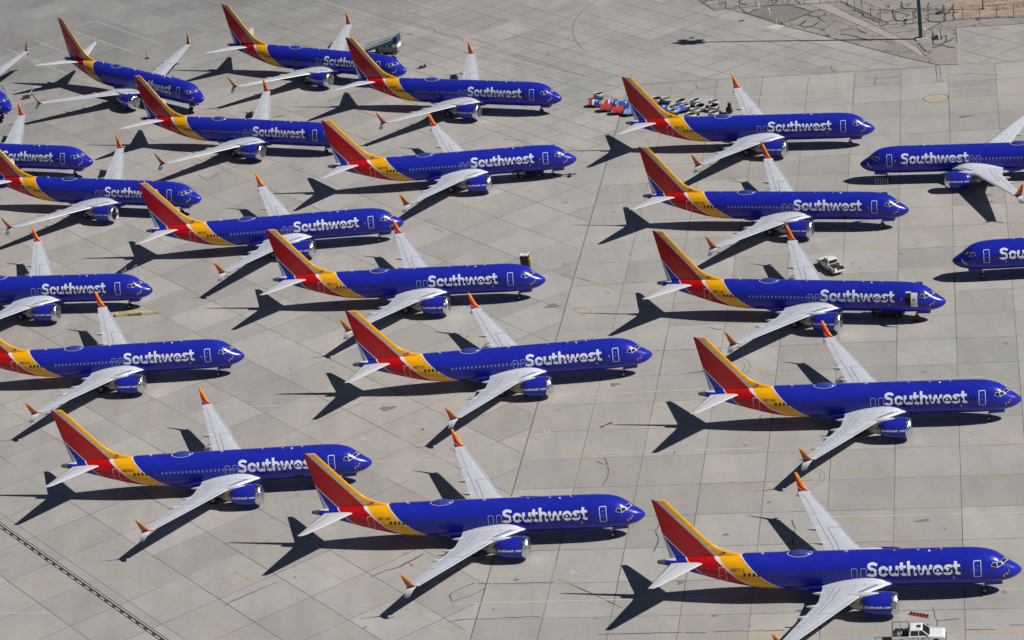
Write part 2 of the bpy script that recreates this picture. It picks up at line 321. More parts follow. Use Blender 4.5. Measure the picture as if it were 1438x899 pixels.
ACRACKS=[[[48.0,465.83],[48.34,463.48],[48.73,462.4]],[[56.61,463.62],[57.79,462.18],[59.9,458.51],[58.82,457.01],[55.37,455.15],[54.75,454.54]],[[59.9,458.51],[60.9,458.79],[62.29,458.35]],[[58.77,456.68],[59.75,455.53],[61.78,455.16]],[[60.29,454.93],[60.48,453.43],[60.81,452.22],[61.29,452.08]],[[59.95,452.07],[58.86,450.44],[57.26,450.27],[56.55,451.81],[55.54,452.07],[55.07,452.45]],[[56.43,451.68],[58.16,454.1]],[[57.48,450.35],[58.46,449.92],[59.31,448.68],[60.47,446.96]],[[48.83,462.35],[50.3,463.7],[51.3,463.99]],[[52.77,466.83],[53.55,467.77],[54.36,468.15]],[[54.02,465.71],[54.72,466.88],[54.77,467.97]],[[58.01,466.5],[58.31,464.89],[58.5,464.06]],[[48.37,468.62],[49.07,467.38],[49.6,467.33]],[[62.48,444.02],[63.84,442.92],[67.03,438.16]],[[65.47,462.21],[66.56,459.16],[67.67,456.31],[68.91,453.07],[69.93,449.96],[71.37,446.35]],[[66.61,456.24],[67.11,455.48],[67.51,454.76],[68.1,453.25],[67.86,452.47],[68.24,451.06],[69.18,449.23],[69.89,447.35],[70.46,447.09]],[[67.96,452.42],[67.23,451.86]],[[73.34,453.77],[72.95,450.74],[72.81,447.98],[73.27,446.55]],[[71.06,447.53],[72.43,447.62],[73.91,446.62],[76.2,447.19],[76.24,449.63],[77.22,452.04]],[[73.91,446.62],[73.99,444.85],[73.06,443.7]],[[75.51,457.5],[75.06,454.8],[75.19,453.49],[77.29,452.37]],[[72.43,456.89],[73.15,456.2],[72.69,454.79]],[[69.21,455.44],[73.35,453.23],[75.42,449.11]],[[62.77,445.78],[63.77,446.21],[65.66,445.73],[66.69,442.7]],[[77.78,446.84],[77.97,445.18],[78.58,444.04],[79.91,442.94],[78.68,441.93]],[[80.55,450.91],[80.71,449.59],[81.19,448.85]],[[81.25,447.06],[82.05,447.93],[82.86,449.88]],[[74.14,453.6],[75.34,453.24],[79.3,452.01],[80.04,454.73]],[[78.44,448.65],[82.4,447.6],[83.7,447.37]],[[82.1,452.37],[80.33,443.27]],[[83.8,451.96],[82.02,443.22]],[[77.02,440.25],[78.77,441.88]],[[78.82,432.41],[80.27,434.11]],[[75.77,430.75],[77.56,431.14],[79.22,428.95]],[[73.95,433.84],[74.27,432.38],[74.43,429.03],[75.17,428.72]],[[77.5,438.01],[76.35,432.15],[77.65,431.59],[78.69,432.8],[79.22,435.91],[78.41,435.92]]]
YMARK=[[[-37.16,276.84],[-36.17,275.3]],[[-36.17,275.3],[-35.46,274.93],[-34.01,275.9]],[[-34.01,275.9],[-35.48,278.05]],[[-35.48,278.05],[-37.16,276.84]],[[-59.76,281.62],[-58.51,279.86]],[[-58.47,282.71],[-57.09,280.76]],[[8.69,340.89],[9.95,341.26],[11.06,339.59]],[[8.69,340.89],[9.94,338.41],[11.06,339.59]],[[-14.38,308.41],[-13.28,306.57]],[[-13.22,309.79],[-11.57,307.35]],[[-14.38,308.41],[-12.84,309.59]],[[9.1,303.31],[10.78,304.31]],[[9.1,303.31],[10.54,301.59]],[[9.3,303.64],[11.05,304.4]],[[9.3,303.64],[11.15,301.21]],[[-41.24,410.04],[-39.17,412.72],[-37.59,416.33],[-36.44,418.73]],[[67.62,347.86],[70.34,346.9],[72.18,346.25]],[[56.13,331.95],[58.21,329.3]],[[-36.42,314.3],[-35.83,313.91]]]
WMARK=[[[1.79,340.99],[2.31,341.18],[2.64,340.4],[2.16,340.3]],[[2.06,304.35],[2.63,304.6],[2.96,303.86],[2.48,303.71]],[[2.64,267.99],[3.07,268.05],[3.51,267.23],[3.09,267.17]],[[-21.01,309.36],[-20.44,309.32],[-20.25,308.7],[-20.73,308.67]]]
SPOTS=[[43.05,268.82,1.2,0.5],[-17.42,317.03,1.5,0.9],[-11.73,476.21,0.9,0.5],[-7.62,470.19,0.6,0.4],[74.23,395.98,1.6,0.8],[12.33,454.82,0.7,0.4],[-84.56,473.64,0.5,0.4],[17.49,253.83,0.5,0.3],[14.69,262.0,0.6,0.5],[20.97,271.57,0.6,0.35],[5.75,343.18,1.4,1.0],[-3.31,267.5,0.5,0.4],[-34.78,439.31,1.3,0.5],[12.0,315.24,0.9,0.7],[-22.64,338.83,0.5,0.4],[46.9,458.37,0.6,0.4]]
POLYS={"asphalt":[[40.95,495.34],[41.22,474.09],[43.41,466.25],[45.73,466.26],[48.76,461.85],[53.88,452.96],[63.89,437.73],[69.77,428.53],[75.09,421.49],[78.1,420.61],[80.22,431.51],[81.58,439.38],[92.75,436.73],[102.27,434.79],[113.89,461.1]],"dirt":[[88.44,473.04],[82.05,444.13],[87.0,442.98],[93.73,441.04],[104.47,438.76],[113.89,461.1]],"dark_patch":[[48.7,462.32],[52.56,465.19],[56.61,463.81],[59.82,458.02],[54.91,454.84],[54.14,453.91],[51.95,457.21]],"swale":[[62.04,466.47],[64.68,457.37],[68.8,446.21],[72.65,435.57],[73.63,431.18],[73.83,427.19],[73.05,427.52],[71.76,432.77],[67.92,443.29],[64.02,453.37],[59.36,464.12]],"white_pad":[[50.72,452.88],[52.3,454.29],[54.09,452.66],[52.51,450.42]],"grey_patch":[[52.84,426.05],[53.61,428.01],[57.55,428.66],[58.25,427.79],[57.65,424.81]]}
FENCE1=[[65.41,461.84],[66.65,457.78],[67.87,453.79],[69.42,449.71],[71.32,446.35]]
FENCE2=[[69.59,445.67],[72.07,445.35],[74.73,444.63],[77.32,443.97],[77.55,444.32],[80.32,443.45],[82.07,443.2],[85.07,442.74],[86.84,442.2],[93.51,440.1],[99.6,438.85]]
FENCE3=[[48.01,465.91],[50.04,465.66],[53.07,465.18],[55.67,464.45],[60.43,462.76],[65.41,461.84]]
FENCE0=[[42.14,476.4],[44.63,469.86],[45.76,466.47],[48.01,465.91]]
bp_pts=[[47.23, 458.44], [37.59, 452.53]]
ARC=[[23.88, 483.2], [21.75, 479.71], [20.27, 477.23], [19.12, 474.03], [18.22, 470.75], [17.72, 467.34], [17.46, 463.87], [17.56, 460.3], [18.01, 456.85], [18.67, 454.03], [19.74, 451.99]]
# ------------------------------------------------------------------ the airliner's body surface
ST = [(0.0, .03, 2.74, 2.68), (-.08, .22, 2.93, 2.50), (-.25, .42, 3.10, 2.31), (-.7, .78, 3.42, 2.00), (-1.3, 1.10, 3.80, 1.76), (-1.9, 1.33, 4.28, 1.61), (-2.6, 1.53, 4.80, 1.49),
      (-3.3, 1.67, 5.07, 1.42), (-4.2, 1.78, 5.25, 1.37), (-5.5, 1.86, 5.34, 1.33), (-6.5, 1.88, 5.36, 1.33), (-16, 1.88, 5.36, 1.33), (-25.0, 1.88, 5.36, 1.33), (-27, 1.85, 5.36, 1.41), (-29, 1.71, 5.36, 1.68),
      (-31, 1.46, 5.36, 2.14), (-33, 1.15, 5.355, 2.72), (-35, .82, 5.32, 3.36), (-37, .50, 5.16, 4.03), (-38.3, .29, 4.98, 4.42), (-38.9, .19, 4.88, 4.56)]
ST = sorted(ST)
_x = np.array([s[0] for s in ST])
def pchip(y):
    h = np.diff(_x); dl = np.diff(y)/h; m = np.zeros(len(_x))
    for i in range(1, len(_x)-1):
        if dl[i-1]*dl[i] > 0:
            w1 = 2*h[i]+h[i-1]; w2 = h[i]+2*h[i-1]; m[i] = (w1+w2)/(w1/dl[i-1]+w2/dl[i])
    m[0] = dl[0]; m[-1] = dl[-1]
    def f(x):
        i = min(max(np.searchsorted(_x, x)-1, 0), len(_x)-2); t = (x-_x[i])/h[i]
        return ((1+2*t)*(1-t)**2*y[i]+t*(1-t)**2*h[i]*m[i]+t*t*(3-2*t)*y[i+1]+t*t*(t-1)*h[i]*m[i+1])
    return f
fW, fT, fB = [pchip(np.array([s[k] for s in ST])) for k in (1, 2, 3)]
def surf(x, th, off=0.0, side=-1):
    w, a, b = fW(x), fT(x), fB(x); zc = (a+b)/2; hh = (a-b)/2; t = math.radians(th)
    return (x, side*(w+off)*math.cos(t), zc+(hh+off)*math.sin(t))
def th_of(x, z):
    a, b = fT(x), fB(x); return math.degrees(math.asin(max(-1, min(1, (z-(a+b)/2)/((a-b)/2)))))
def patch(name, quad, m, off, side, nu=4, nv=4):      # quad: four (x, theta) corners, draped on the skin
    V = []; F = []
    for j in range(nv+1):
        for i in range(nu+1):
            u, v = i/nu, j/nv
            q = [(1-u)*(1-v), u*(1-v), u*v, (1-u)*v]
            V.append(surf(sum(q[k]*quad[k][0] for k in range(4)), sum(q[k]*quad[k][1] for k in range(4)), off, side))
    for j in range(nv):
        for i in range(nu): a = j*(nu+1)+i; F.append((a, a+1, a+nu+2, a+nu+1))
    return V, F
def rrect(x0, x1, z0, z1, r, n=5):
    P = []
    for cx, cz, a0 in ((x1-r, z1-r, 0), (x0+r, z1-r, 90), (x0+r, z0+r, 180), (x1-r, z0+r, 270)):
        for i in range(n+1):
            a = math.radians(a0+90*i/n); P.append((cx+r*math.cos(a), cz+r*math.sin(a)))
    return P
def drape(P, off, side): return [surf(x, th_of(x, z), off, side) for x, z in P]
def outline_mesh(mb, x0, x1, z0, z1, r, w, m, off, side, n=5):
    def dense(P):
        out = []
        for a, b in zip(P, P[1:]+P[:1]):
            k = max(1, int(math.hypot(b[0]-a[0], b[1]-a[1])/.25))
            out += [(a[0]+(b[0]-a[0])*i/k, a[1]+(b[1]-a[1])*i/k) for i in range(k)]
        return out
    A = rrect(x0, x1, z0, z1, r, n); B = rrect(x0+w, x1-w, z0+w, z1-w, max(r-w, .02), n)
    k_ = [max(1, int(math.hypot(b[0]-a[0], b[1]-a[1])/.25)) for a, b in zip(A, A[1:]+A[:1])]
    def res(P): return [(a[0]+(b[0]-a[0])*i/k, a[1]+(b[1]-a[1])*i/k) for (a, b), k in zip(zip(P, P[1:]+P[:1]), k_) for i in range(k)]
    A, B = res(A), res(B); n = len(A)
    mb.add(drape(A, off, side)+drape(B, off, side), [(i, (i+1) % n, n+(i+1) % n, n+i) for i in range(n)], m)
def leaf_mesh(mb, x0, x1, z0, z1, m, off, side, nu=2, nv=8):
    V = []; F = []
    for j in range(nv+1):
        for i in range(nu+1):
            x = x0+(x1-x0)*i/nu; z = z0+(z1-z0)*j/nv; V.append(surf(x, th_of(x, z), off, side))
    for j in range(nv):
        for i in range(nu): a = j*(nu+1)+i; F.append((a, a+1, a+nu+2, a+nu+1))
    mb.add(V, F, m)

CACHE = {}
def cached(key, fn):
    if key not in CACHE: CACHE[key] = fn()
    return CACHE[key]

def fuselage_mesh():
    xs = sorted(set([0, -.04, -.08, -.15, -.25, -.4, -.55]+[-.7-.15*i for i in range(34)]+[-6-1.0*i for i in range(19)]+[-25-.4*i for i in range(34)]+[-38.6, -38.75, -38.9]))
    xs = [x for x in xs if x >= -38.9]; n = 56; V = []; F = []
    for x in xs:
        for i in range(n):
            V.append(surf(x, 360*i/n, 0, -1))
    for j in range(len(xs)-1):
        for i in range(n): F.append((j*n+i, j*n+(i+1) % n, (j+1)*n+(i+1) % n, (j+1)*n+i))
    F.append(tuple(range(n))); F.append(tuple((len(xs)-1)*n+i for i in range(n-1, -1, -1)))
    return mesh('fuselage', V, F, [MAT['livery']], smooth=True)
def tail_cone_mesh():
    mb = MB(); n = 24
    rings = []
    for x, o in ((-38.05, .006), (-38.9, .010), (-38.93, -.03)):
        xx = max(x, -38.9); rings.append([tuple(np.array(surf(xx, 360*i/n, o, -1))+np.array([x-xx, 0, 0])) for i in range(n)])
    V = [p for r in rings for p in r]; F = [(j*n+i, j*n+(i+1) % n, (j+1)*n+(i+1) % n, (j+1)*n+i) for j in range(2) for i in range(n)]+[tuple(2*n+i for i in range(n))]
    mb.add(V, F, MAT['tailpipe']); return mb.build('tail_cone', True)
def window_mesh(side, shade, x_at=None):
    mb = MB(); z0 = 3.78; n = 4
    P = rrect(-.105, .105, z0-.16, z0+.16, .09, n)
    def dr(P, off): return [surf(x+x_at, th_of(x+x_at, z), off, side) for x, z in P] if x_at is not None else [(x, surf(-16, th_of(-16, z), off, side)[1], surf(-16, th_of(-16, z), off, side)[2]) for x, z in P]
    R = rrect(-.145, .145, z0-.205, z0+.205, .11, n); k = len(P)
    mb.add(dr(R, .012)+dr(P, .026), [(i, (i+1) % k, k+(i+1) % k, k+i) for i in range(k)], MAT['dblue'])
    mb.add(dr(P, .026), [tuple(range(k))], MAT['shade'] if shade else MAT['glass'])
    return mb.build('cabin_window')
def airfoil(f): return 5*(0.2969*math.sqrt(f)-0.126*f-0.3516*f*f+0.2843*f**3-0.1036*f**4)
LEp = [(1.0, -13.0), (1.88, -13.9), (2.6, -14.6), (3.6, -15.7), (4.8, -16.86), (16.6, -23.32)]
TEp = [(1.0, -21.0), (5.8, -21.25), (16.6, -24.75)]
def lin(P, x): return float(np.interp(x, [p[0] for p in P], [p[1] for p in P]))
def wing_pt(y, f, side, up=True, off=0.0):
    le, te = lin(LEp, y), lin(TEp, y); ch = le-te; t = lin([(1, .125), (5, .115), (16.6, .10)], y)
    zc = 2.28+.11*(y-1.88)-.02*ch*(f-.3); yt = t*ch*airfoil(f)
    return (le-ch*f, side*y, zc+(yt+off if up else -yt*.75-off))
FR = [0, .01, .035, .08, .15, .25, .38, .52, .66, .78, .88, .95, 1.0]
def wing_mesh(side):
    mb = MB(); ys = [1.0, 1.6, 1.88, 2.2, 2.6, 3.1, 3.6, 4.2, 4.8, 5.3, 5.8, 7, 8.5, 10, 11.5, 13, 14.5, 15.6, 16.6, 16.86]
    nf = len(FR)
    U = [wing_pt(y, f, side, True) for y in ys for f in FR]; L = [wing_pt(y, f, side, False) for y in ys for f in FR]
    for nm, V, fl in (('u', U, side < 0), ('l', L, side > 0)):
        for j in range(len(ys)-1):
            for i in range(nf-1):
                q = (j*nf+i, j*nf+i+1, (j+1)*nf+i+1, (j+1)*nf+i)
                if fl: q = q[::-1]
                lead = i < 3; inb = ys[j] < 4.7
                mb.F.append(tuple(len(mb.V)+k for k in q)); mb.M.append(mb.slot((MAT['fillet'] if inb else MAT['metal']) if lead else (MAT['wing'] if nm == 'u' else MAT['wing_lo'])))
        mb.V += V
    # trailing-edge closing strip
    b = len(mb.V); mb.V += [U[j*nf+nf-1] for j in range(len(ys))]+[L[j*nf+nf-1] for j in range(len(ys))]; n = len(ys)
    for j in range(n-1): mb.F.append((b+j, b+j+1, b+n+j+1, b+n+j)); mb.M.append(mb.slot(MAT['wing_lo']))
    def strip(P, w, m, off=.012):       # P: (y, f) way points; a thin gap drawn in the skin
        Q = []
        for (y0, f0), (y1, f1) in zip(P, P[1:]):
            k = max(2, int(abs(y1-y0)/.5+abs(f1-f0)*10))
            Q += [(y0+(y1-y0)*i/k, f0+(f1-f0)*i/k) for i in range(k)]
        Q.append(P[-1]); pts = [np.array(wing_pt(y, f, side, True, off)) for y, f in Q]
        V = []
        for i, p in enumerate(pts):
            d = pts[min(i+1, len(pts)-1)]-pts[max(i-1, 0)]; nrm = np.array([-d[1], d[0], 0]); nrm = nrm/np.hypot(nrm[0], nrm[1])*w/2
            V += [p+nrm, p-nrm]
        mb.add(V, [(2*i, 2*i+1, 2*i+3, 2*i+2) for i in range(len(pts)-1)], m)
    def fxy(x, y): le, te = lin(LEp, y), lin(TEp, y); return (le-x)/(le-te)
    L_ = MAT['line']
    # walkway panel
    strip([(3.1, fxy(-19.1, 3.1)), (5.2, fxy(-19.65, 5.2)), (9.4, fxy(-21.05, 9.4))], .05, L_)
    strip([(9.4, fxy(-21.05, 9.4)), (9.4, fxy(-19.42, 9.4))], .04, L_)
    strip([(9.4, fxy(-19.42, 9.4)), (5.6, fxy(-17.45, 5.6))], .05, L_)
    # flaps, spoilers and aileron gaps
    strip([(2.4, .80), (5.6, .76), (11.6, .74)], .04, L_); strip([(2.6, .66), (5.2, .64)], .03, L_)
    strip([(12.2, .70), (15.9, .68)], .03, L_); strip([(15.9, .68), (15.9, 1.0)], .03, L_); strip([(12.2, .70), (12.2, 1.0)], .03, L_)
    strip([(5.9, .10), (16.4, .11)], .05, L_)
    # metal strip behind the inboard leading edge, sky reflection painted in as blue-grey
    for a, b_, mm in ((.035, .075, 'slot'), ):
        pass
    V = []; ysl = [2.5+.2*i for i in range(10)]
    for y in ysl:
        V += [wing_pt(y, fxy(lin(LEp, y)-.42, y), side, True, .02), wing_pt(y, fxy(lin(LEp, y)-.85, y), side, True, .02)]
    mb.add(V, [(2*i, 2*i+1, 2*i+3, 2*i+2) for i in range(len(ysl)-1)], MAT['slot'])
    me = mb.build('wing', True)
    return me
def loft(secs, m, nf=11, cap=True, uv=False):
    """secs: (leading point, trailing point, thickness direction, thickness)"""
    fr = [0, .02, .07, .16, .3, .45, .6, .75, .87, .95, 1.0]; V = []; UV = []
    loop = [(f, 1) for f in fr]+[(f, -1) for f in fr[-2:0:-1]]; n = len(loop)
    for k, (a, b, d, t) in enumerate(secs):
        a, b, d = np.array(a, float), np.array(b, float), np.array(d, float); d = d/np.linalg.norm(d)
        for f, s in loop: V.append(a+(b-a)*f+d*s*t/2*airfoil(f)*2.0+(d*s*.006 if f == 1 else 0)); UV.append((f, k/(len(secs)-1)))
    F = [(j*n+i, j*n+(i+1) % n, (j+1)*n+(i+1) % n, (j+1)*n+i) for j in range(len(secs)-1) for i in range(n)]
    if cap: F += [tuple(range(n))[::-1], tuple((len(secs)-1)*n+i for i in range(n))]
    return V, F, UV
def winglet_meshes(side):
    s = side
    S = [((-23.48, s*16.84, 3.95), (-24.76, s*16.84, 3.91), (0, -.3*s, 1), .11), ((-23.78, s*17.03, 4.13), (-24.80, s*17.04, 4.10), (0, -.7*s, .6), .10),
         ((-24.05, s*17.2, 4.5), (-24.86, s*17.22, 4.5), (0, -1*s, .3), .10), ((-24.45, s*17.47, 5.2), (-24.98, s*17.48, 5.2), (0, -1*s, .3), .07), ((-24.80, s*17.72, 5.9), (-25.12, s*17.74, 5.95), (0, -1*s, .3), .035)]
    V, F, UV = loft(S, None); up_ = mesh('winglet', V, F, [MAT['winglet']], smooth=True, uv=UV)
    S = [((-23.70, s*16.94, 3.97), (-24.78, s*16.94, 3.95), (0, .5*s, 1), .07), ((-24.05, s*17.18, 3.60), (-24.92, s*17.18, 3.58), (0, s, .5), .055), ((-24.50, s*17.50, 2.94), (-25.10, s*17.50, 2.90), (0, s, .4), .025)]
    V, F, UV = loft(S, None); lo = mesh('lower_winglet', V, F, [MAT['pylon']], smooth=True)
    return up_, lo
def fin_mesh():
    S = []
    for z, le, te, t in ((4.9, -29.3, -37.42, .34), (5.36, -29.7, -37.5, .36), (5.6, -30.4, -37.55, .36), (5.85, -31.1, -37.6, .36), (6.15, -31.8, -37.66, .36), (6.6, -32.5, -37.74, .35), (7.1, -33.05, -37.84, .33), (7.6, -33.5, -37.94, .31), (9, -34.66, -38.2, .27), (10.5, -35.9, -38.49, .22), (12.2, -37.3, -38.82, .16), (12.38, -37.5, -38.86, .10)):
        S.append(((le, 0, z), (te, 0, z), (0, 1, 0), t))
    V, F, UV = loft(S, None); return mesh('tail_fin', V, F, [MAT['livery']], smooth=True)
def stab_mesh(side):
    s = side; S = []
    for y, z, le, te, t in ((.3, 4.74, -33.6, -37.5, .30), (1.0, 4.82, -34.0, -37.55, .28), (2.5, 4.99, -35.08, -37.95, .22), (4.5, 5.21, -36.5, -38.45, .16), (6.6, 5.44, -38.0, -38.98, .10), (7.1, 5.5, -38.45, -39.1, .06)):
        S.append(((le, s*y, z), (te, s*y, z), (0, 0, 1), t))
    V, F, UV = loft(S, None); mb = MB(); mb.add(V, F, MAT['stab'])
    # elevator gap
    a = [(-36.55, 1.3, 4.9), (-38.72, 6.7, 5.48)]; V = []
    for x, y, z in a: V += [(x, s*y, z+.13 if y < 2 else z+.035), (x-.05, s*y, z+.13 if y < 2 else z+.035)]
    mb.add(V, [(0, 1, 3, 2)], MAT['line'])
    return mb.build('tailplane', True)
ENG = (-12.95, 4.83, 1.72)
def engine_mesh(side):
    mb = MB(); ex, ey, ez = ENG; cy = side*ey
    p = [(-0.9, .86), (-.35, .88), (-.08, .93), (0, 1.0), (-.05, 1.08), (-.22, 1.15), (-.62, 1.22)]
    V, F = lathe_x(p, ex, cy, ez); mb.add(V, F, MAT['lip'])
    p = [(-.62, 1.225), (-1.0, 1.265), (-1.6, 1.285), (-2.3, 1.265), (-3.0, 1.17), (-3.65, 1.03), (-3.66, .97), (-3.2, .93)]
    V, F = lathe_x(p, ex, cy, ez); mb.add(V, F, MAT['blue'])
    p = [(-3.2, .78), (-3.9, .72), (-4.5, .60), (-4.95, .48), (-4.96, .44), (-4.6, .40)]
    V, F = lathe_x(p, ex, cy, ez, 28); mb.add(V, F, MAT['core'])
    V, F = lathe_x([(-4.5, .30), (-5.1, .22), (-5.6, .05), (-5.62, 0.0)], ex, cy, ez, 20); mb.add(V, F, MAT['core'])
    V, F = lathe_x([(-3.3, .97), (-3.31, .5)], ex, cy, ez, 20); mb.add(V, F, MAT['black'])
    # thin seams round the cowl
    for x, r in ((-1.02, 1.271), (-2.25, 1.272)):
        V, F = lathe_x([(x, r), (x-.03, r)], ex, cy, ez); mb.add(V, F, MAT['dblue'])
    return mb.build('engine', True)
def fan_mesh(side):
    mb = MB(); ex, ey, ez = ENG; cy = side*ey
    V, F = lathe_x([(-.9, .87), (-.92, 0.0)], ex, cy, ez, 24); mb.add(V, F, MAT['black'])
    for k in range(18):
        a = 2*math.pi*k/18; b_ = a+.20; pts = []
        for r in (.24, .86):
            for aa, dx in ((a, -.62), (b_, -.85)): pts.append((ex+dx, cy+r*math.cos(aa), ez+r*math.sin(aa)))
        mb.add(pts, [(0, 1, 3, 2)], MAT['fan'])
    V, F = lathe_x([(-.30, 0.0), (-.40, .12), (-.62, .24), (-.75, .25)], ex, cy, ez, 20); mb.add(V, F, MAT['fan'])
    return mb.build('fan', True)
def cover_mesh(side, seed):
    rnd = random.Random(seed); ex, ey, ez = ENG; cy = side*ey
    rings = [(-.66, 1.27), (-.45, 1.26), (-.22, 1.21), (-.06, 1.13), (.03, 1.02), (.03, .85), (-.02, .6), (-.03, .3), (-.03, .02)]; n = 40; V = []; F = []
    ph = [rnd.random()*6 for _ in range(6)]
    for j, (x, r) in enumerate(rings):
        for i in range(n):
            a = 2*math.pi*i/n; e = .06*math.sin(5*a+ph[0]+j)+.04*math.sin(9*a+ph[1]-j*1.7) if j in (0, ) else 0
            rr = r+(rnd.random()-.5)*(.035 if j else .01); V.append((ex+x+e+(rnd.random()-.5)*.05*(j > 3), cy+rr*math.cos(a), ez+rr*math.sin(a)))
    for j in range(len(rings)-1):
        for i in range(n): F.append((j*n+i, j*n+(i+1) % n, (j+1)*n+(i+1) % n, (j+1)*n+i))
    return mesh('intake_cover', V, F, [MAT['foil']], smooth=True)
def pylon_mesh(side):
    ex, ey, ez = ENG; s = side; S = []
    V, F, _ = loft([((-14.7, s*ey, 2.70), (-19.2, s*ey, 2.1), (0, 1, 0), .55), ((-14.6, s*ey, 2.9), (-19.0, s*ey, 2.4), (0, 1, 0), .55), ((-14.9, s*ey, 3.0), (-18.3, s*ey, 2.9), (0, 1, 0), .46), ((-15.6, s*ey, 3.07), (-17.9, s*ey, 3.0), (0, 1, 0), .26)], None)
    return mesh('pylon', V, F, [MAT['pylon']], smooth=True)
def fairing_mesh(side, y):
    mb = MB(); x0 = lin(TEp, y)+1.7; z0 = wing_pt(y, .9, 1, False)[2]-.06; n = 12; V = []; F = []
    prof = [(0, .02), (.3, .12), (.9, .18), (1.6, .19), (2.2, .13), (2.6, .03)]
    for x, r in prof:
        for i in range(n): a = 2*math.pi*i/n; V.append((x0-x, side*y+r*.8*math.cos(a), z0-.1+.04*x+r*1.25*math.sin(a)))
    F = [(j*n+i, j*n+(i+1) % n, (j+1)*n+(i+1) % n, (j+1)*n+i) for j in range(len(prof)-1) for i in range(n)]
    mb.add(V, F, MAT['pylon']); return mb.build('flap_track_fairing', True)
def belly_mesh():
    V = []; F = []; n = 32; xs = [-13.2, -13.7, -14.4, -15.3, -17, -19, -21, -22.4, -23.4, -24.2]; k = [.05, .6, .85, .97, 1, 1, .97, .85, .6, .05]
    for x, q in zip(xs, k):
        for i in range(n):
            a = 2*math.pi*i/n; c, s_ = math.cos(a), math.sin(a)
            V.append((x, (1.2+.66*q)*math.copysign(abs(c)**.8, c), 1.95+(.35+.45*q)*math.copysign(abs(s_)**.8, s_)))
    F = [(j*n+i, j*n+(i+1) % n, (j+1)*n+(i+1) % n, (j+1)*n+i) for j in range(len(xs)-1) for i in range(n)]
    return mesh('belly_fairing', V, F, [MAT['livery']], smooth=True)
def fillet_mesh(side):
    V = []; F = []; xs = [-13.75, -14.2, -14.8, -15.6, -16.5, -17.5, -18.5, -19.5, -20.4, -21.1]
    for k, x in enumerate(xs):
        yo = lin([(-21.1, 2.1), (-20, 2.35), (-17, 2.65), (-15.0, 2.55), (-14.3, 2.35), (-13.75, 1.95)], x)
        le, te = lin(LEp, yo), lin(TEp, yo); f = min(.995, max(0.0, (le-x)/(le-te)))
        zo = wing_pt(yo, f, 1, True)[2]+.015; zi = zo+lin([(-21.1, .05), (-19, .30), (-16, .42), (-14.2, .22), (-13.75, .04)], x)
        th = th_of(x, zi); yi = surf(x, th, .01, 1)[1]
        V += [(x, side*yi, zi), (x, side*(yi*.72+yo*.28), zi-(zi-zo)*.52), (x, side*(yi*.35+yo*.65), zi-(zi-zo)*.85), (x, side*yo, zo)]
    for j in range(len(xs)-1):
        for i in range(3): a = 4*j+i; F.append((a, a+1, a+5, a+4))
    mb = MB(); mb.add(V, F, MAT['fillet'])
    for k in (2, 4, 5, 7):
        p, q = np.array(V[4*k+2]), np.array(V[4*k+3]); e = np.array([.05, 0, 0]); u = np.array([0, 0, .012]); mb.add([p+u, q+u, q+e+u, p+e+u], [(0, 1, 2, 3)], MAT['line'])
    return mb.build('wing_root_fairing', True)
def nose_gear_meshes():
    mb = MB(); mb.cyl((-4.0, 0, .35), (-3.85, 0, 1.6), .085, MAT['strut']); mb.cyl((-4.0, -.30, .34), (-4.0, .30, .34), .05, MAT['strut']); mb.cyl((-3.95, 0, .8), (-3.1, 0, 1.5), .05, MAT['strut']); mb.box((-3.86, 0, 1.0), (.25, .35, .12), MAT['strut'])
    mb.box((-4.1, 0, .75), (.1, .1, .5), MAT['tips'])
    st = mb.build('nose_gear')
    def wheel(c, r, w):
        m = MB(); m.cyl((c[0], c[1]-w/2, c[2]), (c[0], c[1]+w/2, c[2]), r, MAT['rubber'], 24); m.cyl((c[0], c[1]-w/2-.012, c[2]), (c[0], c[1]+w/2+.012, c[2]), r*.52, MAT['hub'], 18)
        m.cyl((c[0], c[1]-w/2-.03, c[2]), (c[0], c[1]+w/2+.03, c[2]), r*.18, MAT['strut'], 10); return m.build('wheel')
    w1 = wheel((-4.0, -.23, .34), .34, .2); w2 = wheel((-4.0, .23, .34), .34, .2)
    d = MB()
    for s in (-1, 1): d.box((-2.95, s*.36, 1.30), (1.75, .035, .36), MAT['blue'], ry=-.06)
    return st, (w1, w2), d.build('nose_gear_door')
def main_gear_meshes(s):
    mb = MB(); y = s*2.86; mb.cyl((-19.6, y, .55), (-19.5, y, 2.2), .13, MAT['strut']); mb.cyl((-19.6, y-.5, .56), (-19.6, y+.5, .56), .07, MAT['strut']); mb.cyl((-19.55, y, 1.0), (-19.5, y-s*1.2, 1.9), .07, MAT['strut']); mb.cyl((-19.6, y, .9), (-18.7, y, 2.0), .06, MAT['strut'])
    mb.box((-19.5, y+s*.32, 1.35), (1.0, .05, 1.1), MAT['blue'])
    st = mb.build('main_gear'); ws = []
    for q in (-.43, .43):
        m = MB(); c = (-19.6, y+q, .56); m.cyl((c[0], c[1]-.2, c[2]), (c[0], c[1]+.2, c[2]), .56, MAT['rubber'], 26); m.cyl((c[0], c[1]-.215, c[2]), (c[0], c[1]+.215, c[2]), .29, MAT['hub'], 18); m.cyl((c[0], c[1]-.24, c[2]), (c[0], c[1]+.24, c[2]), .1, MAT['strut'], 10); ws.append(m.build('wheel'))
    return st, ws
def lettering_mesh(side):
    V, F, tot = cached('word', lambda: text_mesh('Southwest')); s = 9.88/tot; out = []
    R = 1.95
    for u, v in V:
        th = -1.5+math.degrees((v*s*.99)/R); x = (-16.2+u*s) if side < 0 else (-6.32-u*s)
        out.append(surf(x, th, .014, side))
    return mesh('lettering', out, F, [MAT['letter']])
